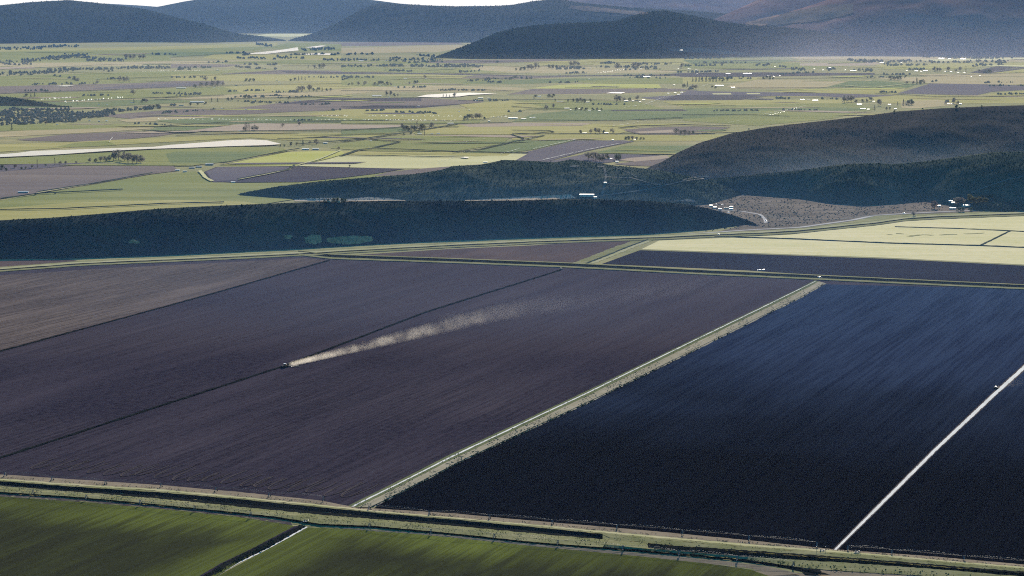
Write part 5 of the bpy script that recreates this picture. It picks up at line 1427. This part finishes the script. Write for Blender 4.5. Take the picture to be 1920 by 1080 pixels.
def tractor(px, py, yaw, paint, label, big=True):
    p = hit(px, py)
    root = empty('tractor', p, yaw)
    s = 1.35 if big else .8
    root.scale = (s, s, s)
    b = MB(); b.box((2.0, 0, 1.75), (2.8, 1.3, 1.1)); b.box((-1.6, 0, 1.5), (2.4, 1.4, .7)); b.box((.2, 0, 1.3), (1.6, .8, .6))
    b.build('body', M[paint], root)
    g = MB(); g.box((3.42, 0, 1.75), (.06, 1.1, .8)); g.build('grille', M['dsteel'], root)
    c = MB()
    c.add([(-.9,-.85,1.85),(.6,-.85,1.85),(.6,.85,1.85),(-.9,.85,1.85),(-.85,-.8,3.2),(.5,-.8,3.2),(.5,.8,3.2),(-.85,.8,3.2)], [(0,1,5,4),(1,2,6,5),(2,3,7,6),(3,0,4,7),(4,5,6,7)])
    c.build('cab', M['glass'], root)
    r = MB(); r.box((-.18, 0, 3.3), (1.7, 1.9, .2)); r.build('cab_roof', M['whitep'], root)
    e = MB(); e.bar((2.2, .4, 2.2), (2.2, .4, 3.3), .08); e.build('exhaust_pipe', M['dsteel'], root)
    for sx in (-2.0, 2.2):
        for sy in (-1, 1):
            w = MB(); w.wheel((sx, sy * 1.15, .9), .9, .55, 'y', 18); w.wheel((sx, sy * 1.85, .9), .9, .55, 'y', 18)
            wh = w.build('wheel', M['tyre'], root)
            h = MB(); h.wheel((sx, sy * 1.5, .9), .42, 1.35, 'y', 12); h.build('rim', M['steel'], wh)
    tag(root, label, 'tractor')
    return root
heading = math.atan2(-AX.y, -AX.x)
tractor(534, 689, heading, 'redp', 'tractor with a white cab roof pulling a harrow beside the ditch')
# disc harrow behind it
ph = hit(549, 688)
hr = empty('disc_harrow', ph, heading + .25)
hr.scale = (1.2, 1.2, 1.2)
f = MB()
f.bar((0, -6.2, 1.0), (0, 6.2, 1.0), .16); f.bar((-2.2, -6.2, 1.0), (-2.2, 6.2, 1.0), .16)
for y in (-6, -3, 0, 3, 6): f.bar((0, y, 1.0), (-2.2, y, 1.0), .12)
f.bar((0, -2, 1.0), (5.0, 0, .8), .13); f.bar((0, 2, 1.0), (5.0, 0, .8), .13)
f.build('frame', M['dsteel'], hr)
for xx, tilt in ((0.0, .25), (-2.2, -.25)):
    for half in (-1, 1):
        g = MB()
        for k in range(14):
            y = half * (.5 + k * .42)
            g.bar((xx - .05 + tilt * .2, y - .03, .42), (xx + .05, y + .03, .42), .42, 12) if False else g.wheel((xx + tilt * abs(y) * .12, y, .42), .42, .06, 'y', 12)
        g.bar((xx, half * .4, .42), (xx + tilt * .7, half * 6.1, .42), .05)
        g.build('disc_gang', M['dsteel'], hr)
for half in (-1, 1):
    g = MB(); g.add([(-2.4, half*6.2-half*.1, .9), (-.2, half*6.2-half*.1, .9), (-.2, half*6.6, 2.6), (-2.4, half*6.6, 2.6), (-2.4, half*6.2-half*.25, .9), (-.2, half*6.2-half*.25, .9), (-.2, half*6.45, 2.6), (-2.4, half*6.45, 2.6)], [(0,1,2,3),(4,5,6,7),(0,1,5,4),(1,2,6,5),(2,3,7,6),(3,0,4,7)])
    g.build('folding_wing', M['dsteel'], hr)
for y in (-1.6, 1.6):
    w = MB(); w.wheel((-1.1, y, .5), .5, .3, 'y'); w.build('wheel', M['tyre'], hr)
tag(hr, 'wide dark disc harrow dragged by the tractor in a cloud of dust', 'harrow')
tractor(1867, 729, heading + .5, 'greyp', 'small pale tractor working beside the white ditch', False)
tractor(1052, 505.5, heading + 1.2, 'greyp', 'small tractor at the far end of the ditch between the dark fields', False)

# dust plume behind the harrow: a real cloud over the ground
def plume(name, a, b, R0, R1, dens, fade, col, label, step=.05, fl=1.0, nsc=.045, nlo=.40):
    a, b = Vector(a), Vector(b)
    L = (b - a).length
    n, k = 24, 16
    V = []; Fc = []
    for i in range(n + 1):
        x = L * i / n
        R = R0 + (R1 - R0) * i / n
        for j in range(k):
            t = 2 * math.pi * j / k
            V.append((x, math.cos(t) * R * 1.2, max(-.2, math.sin(t) * R * fl + R * fl * .55)))
    for i in range(n):
        for j in range(k):
            Fc.append((i * k + j, i * k + (j + 1) % k, (i + 1) * k + (j + 1) % k, (i + 1) * k + j))
    Fc.append(tuple(range(k - 1, -1, -1))); Fc.append(tuple(range(n * k, n * k + k)))
    m = bpy.data.materials.new(name); m.use_nodes = True
    t = m.node_tree
    for q in list(t.nodes):
        if q.type == 'BSDF_PRINCIPLED': t.nodes.remove(q)
    tc = N(t, 'ShaderNodeTexCoord')
    sp = N(t, 'ShaderNodeSeparateXYZ'); t.links.new(tc.outputs['Object'], sp.inputs[0])
    xn = math_node(t, 'DIVIDE', sp.outputs[0], L)
    R = math_node(t, 'ADD', math_node(t, 'MULTIPLY', xn, R1 - R0), R0)
    yy = math_node(t, 'DIVIDE', math_node(t, 'DIVIDE', sp.outputs[1], R), 1.2)
    zz = math_node(t, 'SUBTRACT', math_node(t, 'DIVIDE', math_node(t, 'DIVIDE', sp.outputs[2], R), fl), .55)
    r2 = math_node(t, 'ADD', math_node(t, 'MULTIPLY', yy, yy), math_node(t, 'MULTIPLY', zz, zz))
    fall = math_node(t, 'SUBTRACT', 1.0, r2, True)
    nz = N(t, 'ShaderNodeTexNoise'); nz.inputs['Scale'].default_value = nsc; nz.inputs['Detail'].default_value = 6; nz.inputs['Roughness'].default_value = .72; nz.inputs['Distortion'].default_value = .2
    t.links.new(tc.outputs['Object'], nz.inputs['Vector'])
    mr = N(t, 'ShaderNodeMapRange'); mr.inputs['From Min'].default_value = nlo; mr.inputs['From Max'].default_value = nlo + .2
    t.links.new(nz.outputs['Fac'], mr.inputs['Value'])
    nsel = math_node(t, 'ADD', math_node(t, 'MULTIPLY', mr.outputs[0], 1.0), math_node(t, 'MULTIPLY', math_node(t, 'SUBTRACT', .18, xn, True), 4.0))
    dec = math_node(t, 'POWER', math_node(t, 'SUBTRACT', 1.0, xn, True), fade)
    d = math_node(t, 'MULTIPLY', math_node(t, 'MULTIPLY', fall, nsel), math_node(t, 'MULTIPLY', dec, dens))
    thin = math_node(t, 'DIVIDE', d, math_node(t, 'DIVIDE', R, R0))
    v = N(t, 'ShaderNodeVolumePrincipled')
    v.inputs['Color'].default_value = (*col, 1)
    v.inputs['Anisotropy'].default_value = .35
    t.links.new(thin, v.inputs['Density'])
    t.links.new(v.outputs[0], t.nodes['Material Output'].inputs['Volume'])
    m.cycles.volume_step_rate = step
    o = link_mesh(name, V, Fc, m)
    o.location = a
    d3 = b - a
    o.rotation_euler = (0, 0, math.atan2(d3.y, d3.x))
    o['kind'] = 'stuff'
    tag(o, label, 'dust')
    return o
plume('dust_plume', hit(545, 687), hit(1040, 576), 3.6, 18, .040, 1.6, (.80, .74, .64), 'pale dust trailing behind the tractor across the field', .05)
plume('dust_veil', hit(840, 612), hit(1560, 512), 24, 60, .0004, .9, (.78, .72, .66), 'faint wide veil of settled dust drifting over the brown field', .12, .45, .008, .40)
plume('dust_plume', hit(1868, 728), hit(1925, 722), 1.6, 7, .02, 1.5, (.85, .8, .7), 'faint dust beside the small tractor near the white ditch', .1)

# irrigation machines: wheeled towers carrying an arched pipe with drop hoses
def irrigator(pts, z, label, arch=1.3):
    P = [G(x, y, z) for x, y in pts]
    root = empty('irrigation_machine', P[0])
    O = P[0]
    for i, p in enumerate(P):
        q = P[min(i + 1, len(P) - 1)] - P[max(i - 1, 0)]
        d = Vector((q.x, q.y, 0)).normalized(); e = Vector((-d.y, d.x, 0))
        c = p - O
        tw = MB()
        top = c + Vector((0, 0, 3.9))
        for s in (-1, 1):
            foot = c + e * (2.1 * s) + Vector((0, 0, .7))
            tw.bar(foot, top + d * .5, .17); tw.bar(foot, top - d * .5, .17)
        tw.bar(c + e * 2.3 + Vector((0, 0, .75)), c - e * 2.3 + Vector((0, 0, .75)), .13)
        tw.bar(c + e * 1.1 + Vector((0, 0, 2.2)), c - e * 1.1 + Vector((0, 0, 2.2)), .08)
        t = tw.build('tower', M['wsteel'], root)
        for s in (-1, 1):
            w = MB()
            cc = c + e * (2.3 * s) + Vector((0, 0, .65))
            w.bar(cc - d * .18, cc + d * .18, .65, 14)
            w.build('wheel', M['tyre'], t)
    for i in range(len(P) - 1):
        a = P[i] - O + Vector((0, 0, 3.9)); b = P[i + 1] - O + Vector((0, 0, 3.9))
        L = (b - a).length; n = max(4, int(L / 6))
        d = (b - a).normalized(); e = Vector((-d.y, d.x, 0)).normalized()
        sp = MB(); dr = MB()
        prev = a
        for k in range(1, n + 1):
            u = k / n
            c = a.lerp(b, u) + Vector((0, 0, arch * 4 * u * (1 - u)))
            sp.bar(prev, c, .085, 5)
            if k < n:
                lo = c - Vector((0, 0, 1.1 * (1 - abs(2 * u - 1)) + .25))
                for s in (-1, 1):
                    sp.bar(c, lo + e * (.7 * s), .022, 3)
                dr.bar(c, c - Vector((0, 0, 2.6)), .03, 3)
            prev = c
        for s in (-1, 1):
            pv = a
            for k in range(1, n + 1):
                u = k / n
                c = a.lerp(b, u) + Vector((0, 0, arch * 4 * u * (1 - u)))
                lo = c - Vector((0, 0, 1.1 * (1 - abs(2 * u - 1)) + .25 if k < n else 0)) + e * ((.7 * s) if k < n else 0)
                sp.bar(pv, lo, .02, 3); pv = lo
        so_ = sp.build('span', M['wsteel'], root)
        dr.build('drop_hose', M['dsteel'], so_)
    tag(root, label, 'irrigation machine')
irrigator([(-90,886),(10,893.5),(98,901.5),(198,909),(302,914.5),(405,922),(505,932),(607,939.5)], .8, 'wheeled irrigation machine along the canal below the brown ploughed field')
irrigator([(692,957),(805,967),(918,974),(1036,984),(1157,993),(1280,1003),(1405,1014),(1532,1026)], .8, 'long wheeled irrigation machine along the edge of the darkest field')
irrigator([(1590,1033),(1672,1040),(1808,1052),(1940,1063),(2040,1070)], .8, 'wheeled irrigation machine right of the white ditch')
irrigator([(-40,918),(62,927),(162,936),(263,946),(365,957),(470,969)], 1.2, 'wheeled irrigation machine on the bank above the first green field')
irrigator([(693,989),(808,1001),(927,1010),(1046,1022),(1168,1032),(1273,1042),(1382,1052),(1488,1062)], 1.2, 'wheeled irrigation machine on the bank above the second green field')

# pump stations on the canal
def pump(px, py, z, label):
    p = G(px, py, z)
    root = empty('irrigation_pump', p, .1)
    b = MB(); b.box((0, 0, .15), (3.2, 2.0, .3)); b.build('base', M['wallg'], root)
    m = MB(); m.bar((-.5, 0, .3), (-.5, 0, 1.7), .38, 12); m.bar((-.5, 0, 1.7), (-.5, 0, 2.0), .2, 10); m.build('motor', M['greyp'], root)
    q = MB(); q.bar((-.5, 0, .7), (2.6, .4, .7), .22, 10); q.bar((2.6, .4, .7), (2.6, 3.2, .5), .22, 10); q.bar((-1.4, -1.0, .5), (-4.5, -4.5, -1.0), .22, 10); q.build('pipe', M['wsteel'], root)
    f = MB()
    for x in (-3.4, 3.4): f.bar((x, .8, 0), (x, .8, 3.6), .12, 6)
    f.bar((-3.4, .8, 3.5), (3.4, .8, 3.5), .08, 6); f.build('gantry', M['dsteel'], root)
    c = MB(); c.box((1.2, -.7, 1.1), (.6, .3, 1.1)); c.build('control_box', M['greyp'], root)
    tag(root, label, 'pump')
pump(572, 978, 1.6, 'dark pump frame beside the canal at the head of the short ditch')
pump(1606, 1036, 2.0, 'pump frame beside the canal at the foot of the white ditch')
pump(1540, 1034, 1.6, 'small pump at the end of the long irrigation machine')
sheet('pond', [(1502,1070),(1518,1066),(1536,1067),(1541,1072),(1530,1078),(1510,1077)], 'weed', .6)

# wheel lines throwing spray in the valley
def spray_mat():
    m, t, b = new_mat('water_spray')
    b.inputs['Base Color'].default_value = (.85, .86, .84, 1); b.inputs['Roughness'].default_value = .9
    tl = N(t, 'ShaderNodeBsdfTranslucent'); tl.inputs['Color'].default_value = (.9, .9, .86, 1)
    tr = N(t, 'ShaderNodeBsdfTransparent')
    m1 = N(t, 'ShaderNodeMixShader'); m1.inputs[0].default_value = .6
    m2 = N(t, 'ShaderNodeMixShader'); m2.inputs[0].default_value = .45
    t.links.new(b.outputs[0], m1.inputs[1]); t.links.new(tl.outputs[0], m1.inputs[2])
    t.links.new(m1.outputs[0], m2.inputs[1]); t.links.new(tr.outputs[0], m2.inputs[2])
    t.links.new(m2.outputs[0], t.nodes['Material Output'].inputs['Surface'])
    return m
M['spray'] = spray_mat()
def wheel_line(a, b, n, label, hpx=2.2):
    A_, B_ = G(*a), G(*b)
    root = empty('sprinkler_line', A_)
    d = (B_ - A_)
    m = MB()
    m.bar((0, 0, .9), (d.x, d.y, .9), .12, 6)
    for k in range(n):
        c = d * ((k + .1) / n)
        m.bar((c.x, c.y - .08, .9), (c.x, c.y + .08, .9), .9, 12)
    m.build('pipe', M['steel'], root)
    e = d.normalized()
    for k in range(n):
        if random.random() < .12: continue
        c = d * ((k + random.uniform(.3, .6)) / n)
        hh = hpx * mpp(A_) * random.uniform(.6, 1.25)
        w = hh * random.uniform(.9, 2.0)
        dirn = random.choice((-1, 1, 1))
        V = []; Fc = []
        S_ = 7
        # an arching sheet of droplets with thickness
        for i in range(S_):
            u = i / (S_ - 1)
            x = dirn * w * u; zt = .9 + hh * (1 - (1 - 1.6 * u) ** 2) * (1 if u < 1 else .9)
            th = hh * (.05 + .30 * u)
            for (oy, oz) in ((-th, 0), (0, th * .7), (th, 0), (0, -th * .7)):
                V.append((c.x + e.x * x - e.y * oy, c.y + e.y * x + e.x * oy, max(.3, zt + oz)))
        for i in range(S_ - 1):
            for j in range(4):
                q = i * 4; Fc.append((q + j, q + (j + 1) % 4, q + 4 + (j + 1) % 4, q + 4 + j))
        Fc.append((0, 1, 2, 3)); q = (S_ - 1) * 4; Fc.append((q + 3, q + 2, q + 1, q))
        link_mesh('spray', V, Fc, M['spray'], root)
    tag(root, label, 'sprinkler line')
wheel_line((292,225), (560,226.5), 40, 'row of white water sprays along the green field above the poplar farm')
wheel_line((602,219), (865,220), 34, 'upper row of sprays right of the poplar farm')
wheel_line((590,226), (862,227.5), 38, 'lower row of sprays right of the poplar farm')
wheel_line((75,188), (135,184), 11, 'short upper row of sprays beside the wooded knoll', 2.4)
wheel_line((122,193), (232,184), 20, 'long row of sprays right of the wooded knoll', 2.8)
wheel_line((265,135), (375,133.5), 24, 'thin far row of sprays below the far left tree belt', 1.6)
wheel_line((917,221), (955,220), 6, 'very short row of sprays beside the grey clump of trees', 2.2)
wheel_line((1120,137), (1172,131), 12, 'far row of sprays slanting up to the far farm road', 1.8)
wheel_line((1440,217), (1500,202), 12, 'slanting row of sprays in the meadow above the rounded hill', 1.6)

# utility poles
def pole(px, py, hpx, label):
    p = G(px, py)
    h = min(16.0, hpx * mpp(p))
    root = empty('utility_pole', p)
    m = MB(); m.bar((0, 0, -.3), (0, 0, h), .22, 7, .15); m.build('post', M['bark'], root)
    c = MB(); c.box((0, 0, h - .9), (2.6, .16, .16)); c.build('crossarm', M['bark'], root)
    tag(root, label, 'utility pole', 'utility poles')
pole(708, 234, 9, 'thin pole standing left of the mid-valley farm')
pole(611, 236, 12, 'thin pole right of the poplar farm by the pale stubble')
pole(477, 235, 10, 'thin pole just right of the tall poplars')
pole(146, 485, 12, 'thin pole at the foot of the bluff, the left one of two')
pole(160, 485, 11, 'thin pole at the foot of the bluff, the right one of two')

# mist lying low in front of the far mountain and at the foot of the brush hill
def mist(name, px0, px1, Y0, Y1, h, dens, col, label):
    xs = [ray(px, 100).x / ray(px, 100).y for px in (px0, px1)]
    V = [(xs[0]*Y0, Y0, -1), (xs[1]*Y0, Y0, -1), (xs[1]*Y1, Y1, -1), (xs[0]*Y1, Y1, -1)]
    V += [(x, y, h) for x, y, z in V]
    m = bpy.data.materials.new(name); m.use_nodes = True
    t = m.node_tree
    for q in list(t.nodes):
        if q.type == 'BSDF_PRINCIPLED': t.nodes.remove(q)
    tc = N(t, 'ShaderNodeTexCoord')
    sp = N(t, 'ShaderNodeSeparateXYZ'); t.links.new(tc.outputs['Object'], sp.inputs[0])
    vz = math_node(t, 'POWER', math_node(t, 'SUBTRACT', 1.0, math_node(t, 'DIVIDE', math_node(t, 'MAXIMUM', sp.outputs[2], 0.0), h), True), 1.6)
    ratio = math_node(t, 'DIVIDE', sp.outputs[0], sp.outputs[1])
    def ramp(a, b):
        r = N(t, 'ShaderNodeMapRange', interpolation_type='SMOOTHSTEP'); r.inputs['From Min'].default_value = a; r.inputs['From Max'].default_value = b
        t.links.new(ratio, r.inputs['Value']); return r.outputs[0]
    wx = (xs[1] - xs[0])
    ed = math_node(t, 'MULTIPLY', ramp(xs[0], xs[0] + .35 * wx), ramp(xs[1], xs[1] - .1 * wx))
    nz = noise_fac(t, tc.outputs['Object'], 4.0 / (Y1 - Y0), 2.0, .5, .2, .7)
    d = math_node(t, 'MULTIPLY', math_node(t, 'MULTIPLY', vz, ed), math_node(t, 'MULTIPLY', nz, dens))
    v = N(t, 'ShaderNodeVolumePrincipled'); v.inputs['Color'].default_value = (*col, 1); v.inputs['Anisotropy'].default_value = 0.0
    t.links.new(d, v.inputs['Density'])
    t.links.new(v.outputs[0], t.nodes['Material Output'].inputs['Volume'])
    m.cycles.volume_step_rate = .6
    o = link_mesh(name, V, [(3,2,1,0),(4,5,6,7),(0,1,5,4),(1,2,6,5),(2,3,7,6),(3,0,4,7)], m)
    o['kind'] = 'stuff'
    tag(o, label, 'mist')
mist('mist', 1150, 2300, 17600, 21500, 480, .95e-4, (.84, .80, .96), 'pale blue mist lying at the foot of the far mountain')
mist('mist', -700, 2600, 5400, 17500, 130, 6.5e-5, (1.0, .93, .76), 'thin warm veil of air over the far farmland')
mist('mist', 1200, 2200, 5350, 6700, 95, 5.5e-4, (.68, .82, .95), 'thin blue mist at the foot of the rounded brush hill')
mist('mist', -400, 2400, 2750, 5200, 110, 1.35e-4, (.25, .49, .88), 'thin blue air over the far ends of the big fields and the bluff')
mist('mist', 200, 1100, 22000, 33000, 320, 1.6e-5, (.72, .82, 1.0), 'thin mist under the far left hills')
#OBJECTS-END#

# ------------------------------------------------------------------ haze
def haze():
    m = bpy.data.materials.new('haze')
    m.use_nodes = True
    t = m.node_tree
    for n in list(t.nodes):
        if n.type == 'BSDF_PRINCIPLED': t.nodes.remove(n)
    v = N(t, 'ShaderNodeVolumePrincipled')
    v.inputs['Color'].default_value = HAZE_COLOR
    v.inputs['Density'].default_value = HAZE_DENSITY
    v.inputs['Anisotropy'].default_value = HAZE_ANISO
    t.links.new(v.outputs[0], t.nodes['Material Output'].inputs['Volume'])
    mb = MB()
    mb.box((0, 43000, 598), (160000, 100000, 1200))
    o = mb.build('haze', m)
    o['kind'] = 'stuff'
    return o
haze()
